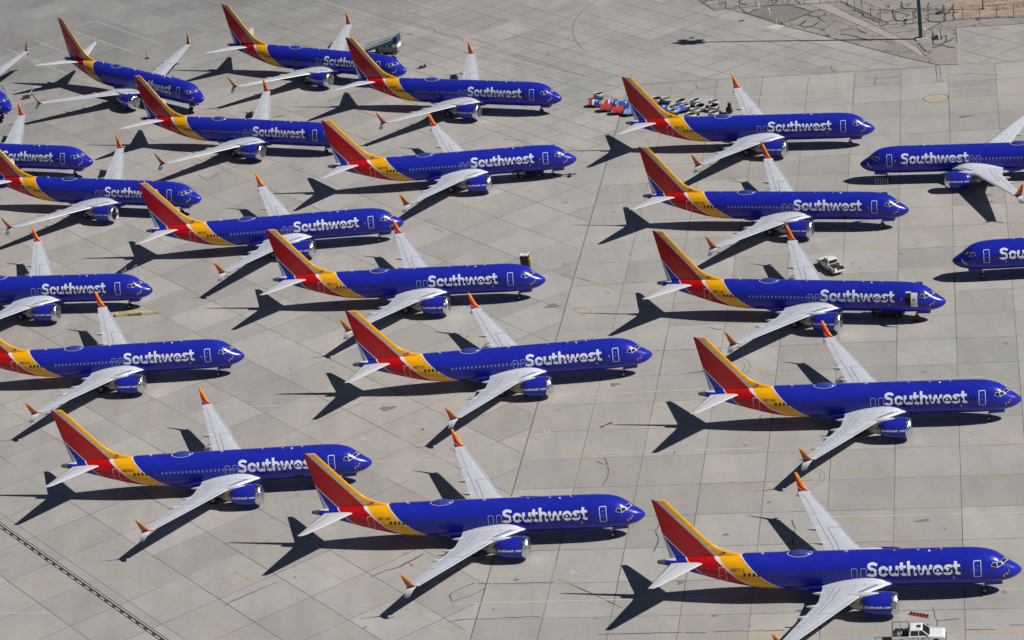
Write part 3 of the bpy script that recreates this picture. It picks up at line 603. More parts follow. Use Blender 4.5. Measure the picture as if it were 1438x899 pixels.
def engine_word_mesh(side):
    V, F, tot = cached('word2', lambda: text_mesh('Southwest .com', cell=.07)); s = 2.82/tot; out = []
    prof = [(-.62, 1.225), (-1.0, 1.265), (-1.6, 1.285), (-2.3, 1.265), (-3.0, 1.17), (-3.65, 1.03)]
    for u, v in V:
        x = (-3.5+u*s) if side < 0 else (-.66-u*s)
        r = float(np.interp(x, [p[0] for p in prof][::-1], [p[1] for p in prof][::-1]))+.012; a = math.radians(3)+v*s/1.27
        out.append((ENG[0]+x, side*(ENG[1]+r*math.cos(a)), ENG[2]+r*math.sin(a)))
    return mesh('lettering', out, F, [MAT['letter']])
def registration_mesh(txt, side):
    cu = bpy.data.curves.new('t', 'FONT'); cu.body = txt; cu.size = .46; cu.offset = .012; cu.resolution_u = 2; cu.space_character = 1.05
    to = bpy.data.objects.new('t', cu); C.objects.link(to); bpy.context.view_layer.update()
    me = bpy.data.meshes.new_from_object(to.evaluated_get(bpy.context.evaluated_depsgraph_get())); bpy.data.objects.remove(to); bpy.data.curves.remove(cu)
    xs_ = [v.co.x for v in me.vertices]; w = max(xs_)-min(xs_); k = 1.5/w
    for v in me.vertices:
        x = (-30.85+(v.co.x-min(xs_))*k) if side < 0 else (-29.35-(v.co.x-min(xs_))*k); z = 4.13+v.co.y*k*1.0
        v.co = surf(x, th_of(x, z), .016, side)
    me.materials.clear(); me.materials.append(MAT['reg']); me.name = 'registration'; return me
def flag_mesh(side):
    mb = MB()
    for s in (side,):
        y = s*.215
        def q(x0, x1, z0, z1, m, o=0): mb.add([(x0, y+s*o, z0), (x1, y+s*o, z0), (x1, y+s*o, z1), (x0, y+s*o, z1)], [(0, 1, 2, 3)], m)
        q(-32.02, -31.38, 5.52, 5.86, MAT['flagw'])
        for k in range(3): q(-32.02, -31.38, 5.55+k*.11, 5.60+k*.11, MAT['regr'], .004)
        q(-31.68, -31.38, 5.68, 5.86, MAT['flagb'], .008)
    return mb.build('flag')
MAT['regr'] = mat('flag_red', (.45, .05, .04), .5)
def cockpit_meshes():
    """six panes, each with its pale frame; frames share their edges"""
    lo = [(-3.17, 24.5), (-2.44, 22.5), (-1.90, 45.0), (-1.36, 89.6)]; hi_ = [(-2.96, 39.5), (-2.57, 41.0), (-2.13, 54.5), (-1.74, 89.6)]
    res_ = []
    for side in (-1, 1):
        for k in range(3):
            q = [lo[k], lo[k+1], hi_[k+1], hi_[k]]; c = np.mean(np.array(q), 0)
            small = [tuple(c+(np.array(p)-c)*np.array([.84, .80])) for p in q]
            mb = MB(); V, F = patch('', q, None, .012, side, 6, 6); mb.add(V, F, MAT['frame_pale']); f = mb.build('window_frame')
            mb = MB(); V, F = patch('', small, None, .032, side, 6, 6); mb.add(V, F, MAT['glass']); res_.append((f, mb.build('cockpit_window')))
    return res_
def door_mesh(kind, side):
    mb = MB()
    if kind == 'service':
        leaf_mesh(mb, -4.93, -4.25, 2.98, 4.60, MAT['livery'], .008, side); outline_mesh(mb, -5.0, -4.18, 2.90, 4.66, .13, .075, MAT['outline'], .02, side)
        leaf_mesh(mb, -4.86, -4.5, 3.70, 3.73, MAT['outline_dim'], .02, side, 2, 1); leaf_mesh(mb, -4.62, -4.52, 4.12, 4.2, MAT['outline_dim'], .02, side, 1, 1)
    if kind == 'aft':
        leaf_mesh(mb, -32.1, -31.4, 2.90, 4.45, MAT['livery'], .008, side); outline_mesh(mb, -32.16, -31.34, 2.84, 4.52, .1, .065, MAT['pinkline'], .02, side)
        leaf_mesh(mb, -32.05, -31.75, 3.6, 3.64, MAT['pinkline'], .02, side, 2, 1)
    if kind == 'exit1': outline_mesh(mb, -17.90, -17.26, 3.13, 4.24, .16, .05, MAT['outline_dim'], .02, side); leaf_mesh(mb, -17.85, -17.31, 3.18, 4.19, MAT['livery'], .008, side)
    if kind == 'exit2': outline_mesh(mb, -16.92, -16.28, 3.13, 4.24, .16, .05, MAT['outline_dim'], .02, side); leaf_mesh(mb, -16.87, -16.33, 3.18, 4.19, MAT['livery'], .008, side)
    return mb.build('door')
MAT['pinkline'] = mat('aft_door_outline', (.74, .40, .42), .5)
def open_door_meshes(side, inside):
    a = MB(); leaf_mesh(a, -5.0, -4.2, 2.90, 4.68, MAT['black'], .012, side);  # black sheet on the skin paints the unlit doorway
    if inside: leaf_mesh(a, -4.95, -4.25, 4.5, 4.66, MAT['doorin'], .02, side, 1, 1)
    b = MB(); n = 6; V = []; F = []
    for k in range(n+1):
        z = 2.92+1.76*k/n; w0 = .55+.10*math.sin(math.pi*k/n)
        y = side*(surf(-4, th_of(-4, z), 0, 1)[1]+.50)
        for x in (-4.15, -3.33): V += [(x, y, z), (x, y+side*.13, z)]
    F = []
    for k in range(n):
        q = 4*k; F += [(q, q+2, q+6, q+4), (q+1, q+5, q+7, q+3), (q, q+4, q+5, q+1), (q+2, q+3, q+7, q+6)]
    F += [(0, 1, 3, 2), (4*n, 4*n+2, 4*n+3, 4*n+1)]
    b.add(V, F, MAT['doorin'] if inside else MAT['blue'])
    if inside:
        for k in range(n): b.M[-len(F)+4*k] = b.slot(MAT['doorin'])
        y = side*(1.80+.50+.15)
        b.box((-3.62, y, 3.35), (.42, .03, .5), MAT['tips']); b.box((-3.74, y, 3.95), (.3, .03, .36), MAT['strut'])
    else:
        for k in range(n): pass
    return a.build('door_opening'), b.build('open_door')
def dome_mesh():
    mb = MB(); n = 24; m = 8; V = []; F = []
    for j in range(m+1):
        a = math.pi/2*j/m
        for i in range(n):
            t = 2*math.pi*i/n; V.append((-23.4+1.28*math.cos(a)*math.cos(t), .60*math.cos(a)*math.sin(t), 5.24+.43*math.sin(a)))
    F = [(j*n+i, j*n+(i+1) % n, (j+1)*n+(i+1) % n, (j+1)*n+i) for j in range(m) for i in range(n)]
    mb.add(V, F, MAT['dome'])
    V = []
    for i in range(n):
        t = 2*math.pi*i/n
        for k in (1.0, 1.06): x = -23.4+1.30*k*math.cos(t); y = .64*k*math.sin(t); V.append((x, y, 3.345+2.03*math.sqrt(max(0, 1-(y/1.895)**2))))
    mb.add(V, [(2*i, 2*i+1, (2*i+3) % (2*n), (2*i+2) % (2*n)) for i in range(n)], MAT['outline'])
    return mb.build('antenna_dome', True)
MAT['dome'] = mat('dome_blue', (0.035, 0.055, 0.30), .3, coat=.3)
def antenna_meshes():
    out = []
    for x, h, l in ((-8.2, .22, .22), (-10.6, .10, .26), (-13.2, .14, .16), (-18.2, .32, .38), (-27.2, .28, .34)):
        mb = MB(); z = 5.33
        mb.prism([(x, z), (x-l, z), (x-l*1.15, z+h), (x-l*.6, z+h)], -.03, .03, MAT['tips']); out.append(mb.build('antenna'))
    mb = MB(); mb.cyl((-9.6, -.25, 5.31), (-9.6, -.25, 5.42), .12, MAT['tips'], 10); out.append(mb.build('beacon'))
    return out
def probe_meshes(side):
    out = []
    for x, z, l, h in ((-1.34, 3.12, .14, .26), (-1.55, 2.90, .22, .18), (-1.86, 2.74, .14, .24)):
        mb = MB(); p = surf(x, th_of(x, z), .05, side); mb.box(p, (l, .10, h), MAT['gold']); out.append(mb.build('probe_cover'))
    mb = MB(); p = surf(-7.1, th_of(-7.1, 2.95), .01, side); mb.box(p, (.16, .05, .26), MAT['hub']); out.append(mb.build('drain_mast'))
    return out
def flap_mesh():
    V = []; F = []; ys = [2.6, 3.6, 4.6, 5.6, 6.6, 7.8]
    for y in ys:
        x = lin(TEp, y); z = wing_pt(y, 1.0, 1, True)[2]
        for dx, dz in ((.25, -.02), (-.25, -.12), (-.95, -.75), (-.98, -.80), (-.3, -.30), (.2, -.18)): V.append((x+dx, y, z+dz))
    for j in range(len(ys)-1):
        for i in range(6): F.append((j*6+i, j*6+(i+1) % 6, (j+1)*6+(i+1) % 6, (j+1)*6+i))
    F += [tuple(range(6)), tuple((len(ys)-1)*6+i for i in range(6))]
    return mesh('flap', V, F, [MAT['flapm']])
MAT['flapm'] = mat('flap_grey', (.40, .42, .47), .5)
def cargo_mesh(side):
    mb = MB(); leaf_mesh(mb, -9.6, -8.35, 1.72, 2.34, MAT['black'], .02, side, 3, 4); return mb.build('cargo_door_opening')  # black sheet on the skin paints the unlit hold

def airliner(loc, rz, reg, side, label, covered=True, shades=False, left_open=False, right_open=False, cargo=False, flap=False, seed=0, group='blue airliners parked on the apron'):
    t = thing('airliner', label, 'airliner', (loc[0], loc[1], 0.0), rz, group)
    P = lambda n, me, par=None: ob(n, me, par or t)
    fu = P('fuselage', cached('fus', fuselage_mesh))
    P('tail_cone', cached('cone', tail_cone_mesh)); P('belly_fairing', cached('belly', belly_mesh))
    P('lettering', cached(('let', side), lambda: lettering_mesh(side)), fu)
    P('registration', cached(('reg', reg, side), lambda: registration_mesh(reg, side)), fu)
    fin = P('tail_fin', cached('fin', fin_mesh)); P('flag', cached(('flag', side), lambda: flag_mesh(side)), fin)
    for s in (-1, 1):
        w = P('wing', cached(('w', s), lambda: wing_mesh(s))); ups = cached(('wl', s), lambda: winglet_meshes(s))
        P('winglet', ups[0], w); P('lower_winglet', ups[1], w)
        P('wing_root_fairing', cached(('fil', s), lambda: fillet_mesh(s)))
        for y in (3.4, 6.9, 9.6): P('flap_track_fairing', cached(('ftf', s, y), lambda: fairing_mesh(s, y)), w)
        P('tailplane', cached(('st', s), lambda: stab_mesh(s)))
        e = P('engine', cached(('en', s), lambda: engine_mesh(s))); P('pylon', cached(('py', s), lambda: pylon_mesh(s)))
        P('fan', cached(('fan', s), lambda: fan_mesh(s)), e)
        P('lettering', cached(('ew', s), lambda: engine_word_mesh(s)), e)
        if covered: P('intake_cover', cached(('cov', s, seed % 4), lambda: cover_mesh(s, seed % 4)), e)
        g, ws = cached(('mg', s), lambda: main_gear_meshes(s)); g = P('main_gear', g)
        for q in ws: P('wheel', q, g)
    g, ws, dr = cached('ng', nose_gear_meshes); g = P('nose_gear', g)
    for q in ws: P('wheel', q, g)
    P('nose_gear_door', dr)
    for f, pn in cached('cw', cockpit_meshes): P('window_frame', f, P('cockpit_window', pn))
    for sd_ in (-1, 1):
        op = right_open if sd_ < 0 else left_open
        if op:
            a, b = cached(('od', sd_), lambda: open_door_meshes(sd_, sd_ < 0)); P('door_opening', a); P('open_door', b)
        elif sd_ == side: P('door', cached(('sv', sd_), lambda: door_mesh('service', sd_)))
    for k in ('aft', 'exit1', 'exit2'): P('door', cached((k, side), lambda: door_mesh(k, side)))
    wm = cached(('win', side, shades), lambda: window_mesh(side, shades)); dark = cached(('win', side, False), lambda: window_mesh(side, False))
    for i in range(49):
        x = -5.45-.508*i
        if x < -29.5: break
        if x < -26.2:
            ob('cabin_window', cached(('aftwin', side, i), lambda: window_mesh(side, False, x)), fu); continue
        dy = side*(fW(x)-1.88); me = wm if (not shades or i > 9) else (dark if i % 3 else wm)
        if shades and i > 43: me = dark
        ob('cabin_window', me, fu, loc=(x, dy, 0))
    P('antenna_dome', cached('dome', dome_mesh))
    ants = cached('ant', antenna_meshes)
    for q in ants[:-1]: P('antenna', q)
    P('beacon', ants[-1])
    for q in cached(('pr', side), lambda: probe_meshes(side)): P(q.name.split('.')[0], q)
    if flap: P('flap', cached('flap', flap_mesh))
    if cargo: P('cargo_door_opening', cached(('cg', side), lambda: cargo_mesh(side)))
    return t
# ------------------------------------------------------------------ the ground
def rotn(a): a = math.radians(a); return (math.cos(a), math.sin(a)), (math.sin(a), -math.cos(a))
DIVo = -56.72; (DIVd, DIVn) = rotn(79.2)
(TBd, TBn) = rotn(167.7); TBo = 427.4
def zone_R(x, y): return x*DIVn[0]+y*DIVn[1] > DIVo and -(x*TBn[0]+y*TBn[1]) > -TBo
def concrete():
    m = bpy.data.materials.new('apron_concrete'); m.use_nodes = True
    t = m.node_tree; b = t.nodes['Principled BSDF']
    tc = N(t, 'ShaderNodeTexCoord'); sx = N(t, 'ShaderNodeSeparateXYZ'); t.links.new(tc.outputs['Object'], sx.inputs[0]); x, y = sx.outputs[0], sx.outputs[1]
    def lincomb(a, b_): return math_(t, 'ADD', math_(t, 'MULTIPLY', x, a), math_(t, 'MULTIPLY', y, b_))
    def cell(a1, o1, s1, a2, o2, s2):
        n1 = rotn(a1)[1]; n2 = rotn(a2)[1]
        u = math_(t, 'FLOOR', math_(t, 'DIVIDE', math_(t, 'SUBTRACT', lincomb(*n1), o1), s1)); v = math_(t, 'FLOOR', math_(t, 'DIVIDE', math_(t, 'SUBTRACT', lincomb(*n2), o2), s2))
        cb = N(t, 'ShaderNodeCombineXYZ'); t.links.new(u, cb.inputs[0]); t.links.new(v, cb.inputs[1])
        wn = N(t, 'ShaderNodeTexWhiteNoise'); t.links.new(cb.outputs[0], wn.inputs[0]); return wn.outputs[0]
    cl = cell(123.9, 113.3, 7.53, 33.0, -256.2, 7.73); cr2 = cell(79.2, -11.3, 7.6, 167.7, 282.4, 7.6)
    zr = math_(t, 'MULTIPLY', math_(t, 'GREATER_THAN', lincomb(*DIVn), DIVo), math_(t, 'LESS_THAN', lincomb(*TBn), TBo))
    cellv = N(t, 'ShaderNodeMix'); t.links.new(zr, cellv.inputs[0]); t.links.new(cl, cellv.inputs[2]); t.links.new(cr2, cellv.inputs[3])
    def noise(sc, det=5, rough=.6, vec=None):
        n = N(t, 'ShaderNodeTexNoise'); n.inputs['Scale'].default_value = sc; n.inputs['Detail'].default_value = det; n.inputs['Roughness'].default_value = rough
        t.links.new(vec or tc.outputs['Object'], n.inputs['Vector']); return n.outputs[0]
    def rng(s, a, b_, lo, hi):
        r = N(t, 'ShaderNodeMapRange'); r.inputs[1].default_value = a; r.inputs[2].default_value = b_; r.inputs[3].default_value = lo; r.inputs[4].default_value = hi; t.links.new(s, r.inputs[0]); return r.outputs[0]
    big = noise(.018, 4); mid = noise(.11, 6, .65); fine = noise(1.2, 6, .7); mp = N(t, 'ShaderNodeMapping'); mp.inputs['Rotation'].default_value = (0, 0, math.radians(-100)); mp.inputs['Scale'].default_value = (.6, .08, 1); t.links.new(tc.outputs['Object'], mp.inputs[0])
    streak = noise(.6, 4, .6, mp.outputs[0])
    base = mixc(t, rng(big, .35, .65, 0, 1), (0.380, 0.356, 0.332), (0.352, 0.350, 0.340))
    base = mixc(t, math_(t, 'MULTIPLY', rng(mid, .5, .75, 0, 1), .6), base, (0.395, 0.350, 0.312))
    # upper part of the field is older and greyer
    far = math_(t, 'MULTIPLY', rng(y, 395, 500, 0, 1), 1.0); base = mixc(t, math_(t, 'MULTIPLY', far, .75), base, (0.315, 0.308, 0.295))
    leftz = math_(t, 'MULTIPLY', rng(math_(t, 'ADD', y, math_(t, 'MULTIPLY', x, -.6)), 470, 530, 0, 1), .8); base = mixc(t, leftz, base, (0.245, 0.243, 0.238))
    k = rng(cellv.outputs[0], 0, 1, .88, 1.07); k = math_(t, 'MULTIPLY', k, rng(mid, .3, .7, .90, 1.07)); k = math_(t, 'MULTIPLY', k, rng(fine, .3, .7, .95, 1.05)); k = math_(t, 'MULTIPLY', k, rng(streak, .35, .7, 1.03, .93))
    spots = noise(.55, 3, .5); k = math_(t, 'MULTIPLY', k, rng(spots, .66, .80, 1.0, .80))
    tiny = noise(2.3, 2, .5); k = math_(t, 'MULTIPLY', k, rng(tiny, .74, .80, 1.0, .72))
    vs = N(t, 'ShaderNodeVectorMath', operation='SCALE'); t.links.new(base, vs.inputs[0]); t.links.new(k, vs.inputs['Scale']); t.links.new(vs.outputs[0], b.inputs['Base Color'])
    b.inputs['Roughness'].default_value = .75; b.inputs['Specular IOR Level'].default_value = .25
    return m
def flat(name, polys, m, z, kind='structure'):
    from mathutils.geometry import tessellate_polygon
    V = []; F = []
    for P in polys:
        b = len(V); V += [(p[0], p[1], z) for p in P]
        for tri in tessellate_polygon([[Vector((p[0], p[1], 0)) for p in P]]):
            a, c, d = tri; q = (b+a, b+c, b+d)
            A, B_, D_ = V[q[0]], V[q[1]], V[q[2]]
            if (B_[0]-A[0])*(D_[1]-A[1])-(B_[1]-A[1])*(D_[0]-A[0]) < 0: q = q[::-1]
            F.append(q)
    return tag(ob(name, mesh(name, V, F, [m])), kind=kind)
def ribbons(name, lines, m, z, smooth_=False):
    """each line: (points, width); width may wander"""
    V = []; F = []
    for P, w in lines:
        P = [np.array(p, float) for p in P]
        if smooth_ and len(P) > 2: P = [np.array(q) for q in catmull(P, 6)]
        b = len(V)
        for i, p in enumerate(P):
            d = P[min(i+1, len(P)-1)]-P[max(i-1, 0)]; d = d/max(1e-6, np.hypot(*d)); n = np.array([-d[1], d[0]]); ww = w(i) if callable(w) else w
            V += [(*(p+n*ww/2), z), (*(p-n*ww/2), z)]
        F += [(b+2*i, b+2*i+1, b+2*i+3, b+2*i+2) for i in range(len(P)-1)]
    return tag(ob(name, mesh(name, V, F, [m])), kind='structure')
flat('apron', [[(-9000, -9000), (9000, -9000), (9000, 9000), (-9000, 9000)]], concrete(), 0.0)
def cracked(name, c):
    m = mat(name, c, .85); t = m.node_tree; b = t.nodes['Principled BSDF']; tc = N(t, 'ShaderNodeTexCoord')
    n = N(t, 'ShaderNodeTexNoise'); n.inputs['Scale'].default_value = .45; n.inputs['Detail'].default_value = 5; t.links.new(tc.outputs['Object'], n.inputs['Vector'])
    mx = N(t, 'ShaderNodeVectorMath', operation='MULTIPLY_ADD'); t.links.new(n.outputs['Color'], mx.inputs[0]); mx.inputs[1].default_value = (4, 4, 0); t.links.new(tc.outputs['Object'], mx.inputs[2])
    v = N(t, 'ShaderNodeTexVoronoi'); v.feature = 'DISTANCE_TO_EDGE'; v.inputs['Scale'].default_value = .17; t.links.new(mx.outputs[0], v.inputs['Vector'])
    e = math_(t, 'LESS_THAN', v.outputs['Distance'], .012)
    g = N(t, 'ShaderNodeTexNoise'); g.inputs['Scale'].default_value = .12; g.inputs['Detail'].default_value = 6; t.links.new(tc.outputs['Object'], g.inputs['Vector'])
    r = N(t, 'ShaderNodeMapRange'); r.inputs[1].default_value = .35; r.inputs[2].default_value = .65; t.links.new(g.outputs[0], r.inputs[0])
    base = mixc(t, r.outputs[0], tuple(q*.88 for q in c), tuple(q*1.12 for q in c)); t.links.new(mixc(t, e, base, (0.10, 0.092, 0.085)), b.inputs['Base Color']); return m
asphalt = cracked('old_asphalt', (0.275, 0.252, 0.234)); dirtm = mat('bare_dirt', (0.33, 0.25, 0.195), .9, var=.28, vscale=.5)
flat('service_road', [POLYS['asphalt']], asphalt, .006); flat('dirt_ground', [POLYS['dirt']], dirtm, .011)
flat('repaired_asphalt', [POLYS['dark_patch']], mat('dark_patch', (0.185, 0.183, 0.165), .85, var=.08, vscale=.5), .016)
flat('drain_swale', [POLYS['swale']], mat('swale_concrete', (0.36, 0.31, 0.285), .8, var=.1, vscale=.4), .021)
flat('concrete_pad', [POLYS['white_pad']], mat('new_concrete', (0.47, 0.465, 0.45), .7, var=.05), .021)
flat('concrete_repair', [POLYS['grey_patch']], mat('grey_repair', (0.275, 0.27, 0.25), .8, var=.06), .008)

# joints between the slabs
def inside(poly, x, y):
    c = False; n = len(poly)
    for i in range(n):
        (x0, y0), (x1, y1) = poly[i], poly[i-1]
        if (y0 > y) != (y1 > y) and x < (x1-x0)*(y-y0)/(y1-y0)+x0: c = not c
    return c
ASP = POLYS['asphalt']
def zone(x, y):
    if inside(ASP, x, y): return None
    if zone_R(x, y): return 'R'
    if y > 402 and (x*TBn[0]+y*TBn[1] > TBo or x*rotn(123.9)[1][0]+y*rotn(123.9)[1][1] > 236): return 'U'
    return 'L'
def in_view(x, y): return 235 < y < 560 and abs(x) < 18+y*.205+14
rj = random.Random(3)
dark, faint = [], []
def joints(z, ang, off, step, k0, k1, wd, fade=.0, wob=0.03):
    d, n = rotn(ang)
    for k in range(k0, k1):
        o = off+k*step; run = None; prev = None; isd = rj.random() > .5
        s = -700
        while s < 700:
            x, y = n[0]*o+d[0]*s, n[1]*o+d[1]*s
            ok = in_view(x, y) and zone(x, y) == z
            if ok:
                j = (rj.random()-.5)*wob; p = (x+n[0]*j, y+n[1]*j)
                if run is None: run = [p]
                else: run.append(p)
            if run is not None and (not ok or len(run) > 9):
                if len(run) > 1:
                    q = rj.random(); lst = dark if (isd and q > .25) or q > .8 else faint
                    if q > fade: lst.append((run, wd*(.8+.5*rj.random())))
                run = [run[-1]] if ok else None
            s += 1.3
joints('R', 79.2, -11.3, 7.6, -14, 14, .075); joints('R', 167.7, 282.4, 7.6, -8, 22, .065, .06, .06)
joints('L', 123.9, 113.3, 7.53, -8, 26, .07, .03); joints('L', 33.0, -256.2, 7.73, -24, 10, .062, .06, .06)
joints('U', 123.9, 236.5, 3.80, 0, 32, .085, .08); joints('U', 34.5, -262.0, 4.75, -42, 6, .075, .15, .05)
d, n = DIVd, DIVn
dark.append(([(n[0]*DIVo+d[0]*s, n[1]*DIVo+d[1]*s) for s in range(215, 436, 3)], .11))
d, n = TBd, TBn
dark.append(([(n[0]*TBo+d[0]*s, n[1]*TBo+d[1]*s) for s in range(-20, 90) if -(0) <= 1 and (n[0]*TBo+d[0]*s) > 20], .13))
dark.append((ARC, .10))
jm = mat('joint_sealant', (0.075, 0.070, 0.066), .85); jf = mat('joint_faded', (0.155, 0.148, 0.140), .85)
ribbons('dark_joints', dark, jm, .005); ribbons('faded_joints', faint, jf, .004)
rc = random.Random(5)
def wobble(P, amp=.10, step=.9):
    out = []
    for a, b in zip(P, P[1:]):
        k = max(1, int(math.hypot(b[0]-a[0], b[1]-a[1])/step))
        for i in range(k): out.append((a[0]+(b[0]-a[0])*i/k+(rc.random()-.5)*2*amp*(i > 0), a[1]+(b[1]-a[1])*i/k+(rc.random()-.5)*2*amp*(i > 0)))
    out.append(P[-1]); return out
ribbons('pavement_cracks', [(wobble(P), lambda i: .08+.12*rc.random()) for P in CRACKS], mat('crack_dark', (0.10, 0.095, 0.09), .9), .0075)
ribbons('road_cracks', [(wobble(P, .22, 1.2), lambda i: .16+.38*rc.random()) for P in ACRACKS], mat('tar_filled_crack', (0.075, 0.07, 0.065), .9), .026)
E_ = POLYS['asphalt']
ribbons('road_edges', [(E_[1:10], .22), (E_[10:13], .14), (POLYS['swale'][1:6], .12), (POLYS['swale'][6:11], .08), (POLYS['dark_patch']+POLYS['dark_patch'][:1], .18), (POLYS['dirt'][1:5], .10)], mat('edge_dark', (0.06, 0.055, 0.05), .9), .029)
def paint(name, c, a_lo=.35, sc=.7):          # worn paint: patchy towards the concrete tone
    m = mat(name, c, .65); t = m.node_tree; b = t.nodes['Principled BSDF']
    tc = N(t, 'ShaderNodeTexCoord'); n = N(t, 'ShaderNodeTexNoise'); n.inputs['Scale'].default_value = sc; n.inputs['Detail'].default_value = 7; n.inputs['Roughness'].default_value = .7
    t.links.new(tc.outputs['Object'], n.inputs['Vector']); r = N(t, 'ShaderNodeMapRange'); r.inputs[1].default_value = .35; r.inputs[2].default_value = .62; r.inputs[3].default_value = a_lo; r.inputs[4].default_value = 1.0
    t.links.new(n.outputs[0], r.inputs[0]); t.links.new(mixc(t, r.outputs[0], (0.36, 0.34, 0.31), c), b.inputs['Base Color']); return m
ribbons('yellow_taxi_lines', [(P, .13) for P in YELLOW], paint('yellow_line_paint', (0.50, 0.33, 0.10), .25), .010, True)
ribbons('yellow_markings', [(P, .30) for P in YMARK], paint('yellow_mark_paint', (0.46, 0.32, 0.16), .05, 1.6), .0115)
ribbons('white_lines', [(P, .15) for P in WHITE], paint('white_line_paint', (0.54, 0.53, 0.51), .45), .013, True)
ribbons('white_markings', [(P+P[:1], .22) for P in WMARK], paint('white_mark_paint', (0.55, 0.54, 0.52), .3, 1.5), .0125)
# the bordered dashed line across the lower left corner
d, n = rotn(123.7); oc = 110.8
def dl(o, a, b): return [(n[0]*(oc+o)+d[0]*s, n[1]*(oc+o)+d[1]*s) for s in np.arange(a, b, 2.0)]
ribbons('dashed_line_border', [(dl(0, 150, 360), .80)], mat('black_line_border', (0.035, 0.033, 0.032), .8, var=.2, vscale=1), .010)
dd = [(dl(.20, 150, 360), .13)]
s = 150
while s < 360:
    dd.append(([(n[0]*(oc-.20)+d[0]*q, n[1]*(oc-.20)+d[1]*q) for q in (s, s+1.05)], .15)); s += 1.85
ribbons('dashed_line', dd, paint('cream_line_paint', (0.50, 0.47, 0.41), .8), .015)
# oil spots, stains
def blob(x, y, a, b, rz, seed, k=18):
    r_ = random.Random(seed); ph = [r_.random()*6 for _ in range(3)]
    return [(x+math.cos(rz)*a*q*math.cos(t)-math.sin(rz)*b*q*math.sin(t), y+math.sin(rz)*a*q*math.cos(t)+math.cos(rz)*b*q*math.sin(t)) for t, q in ((2*math.pi*i/k, 1+.22*math.sin(3*2*math.pi*i/k+ph[0])+.15*math.sin(5*2*math.pi*i/k+ph[1])) for i in range(k))]
flat('oil_stains', [blob(x, y, a*.7, b*.7, 0, i) for i, (x, y, a, b) in enumerate(SPOTS)], mat('oil_stain', (0.20, 0.18, 0.16), .7), .017)
rs = random.Random(11); sp_ = []
for i in range(150):
    y = rs.uniform(240, 500); x = rs.uniform(-1, 1)*(y*.2); r0 = rs.uniform(.06, .22); sp_.append(blob(x, y, r0*rs.uniform(1, 2.6), r0, rs.uniform(0, 3), i+50, 9))
flat('small_stains', sp_, mat('small_stain', (0.24, 0.22, 0.20), .7), .0185)
ring = [(71.6+1.95*math.cos(a), 405.9+1.95*math.sin(a)) for a in np.linspace(0, 2*math.pi, 40)]
flat('round_yellow_mark', [ring], paint('round_yellow_paint', (0.50, 0.38, 0.17), .2, 1.2), .009); flat('round_mark_wear', [blob(71.6, 405.9, 1.25, 1.15, .4, 77, 26)], mat('worn_round_mark', (0.40, 0.345, 0.30), .7), .0098)
ribbons('round_mark_rim', [(ring, .12)], jm, .0195)
tm = mat('tyre_mark', (0.27, 0.25, 0.23), .7)
ribbons('tyre_marks', [([(26+r*math.cos(a), 316+r*math.sin(a)) for a in np.linspace(-1.2, 1.9, 14)], .18) for r in (3.0, 3.7)]+[([(31+r*math.cos(a), 283+r*math.sin(a)) for a in np.linspace(-1.0, 1.3, 12)], .14) for r in (2.6, 3.1)], tm, .0035)

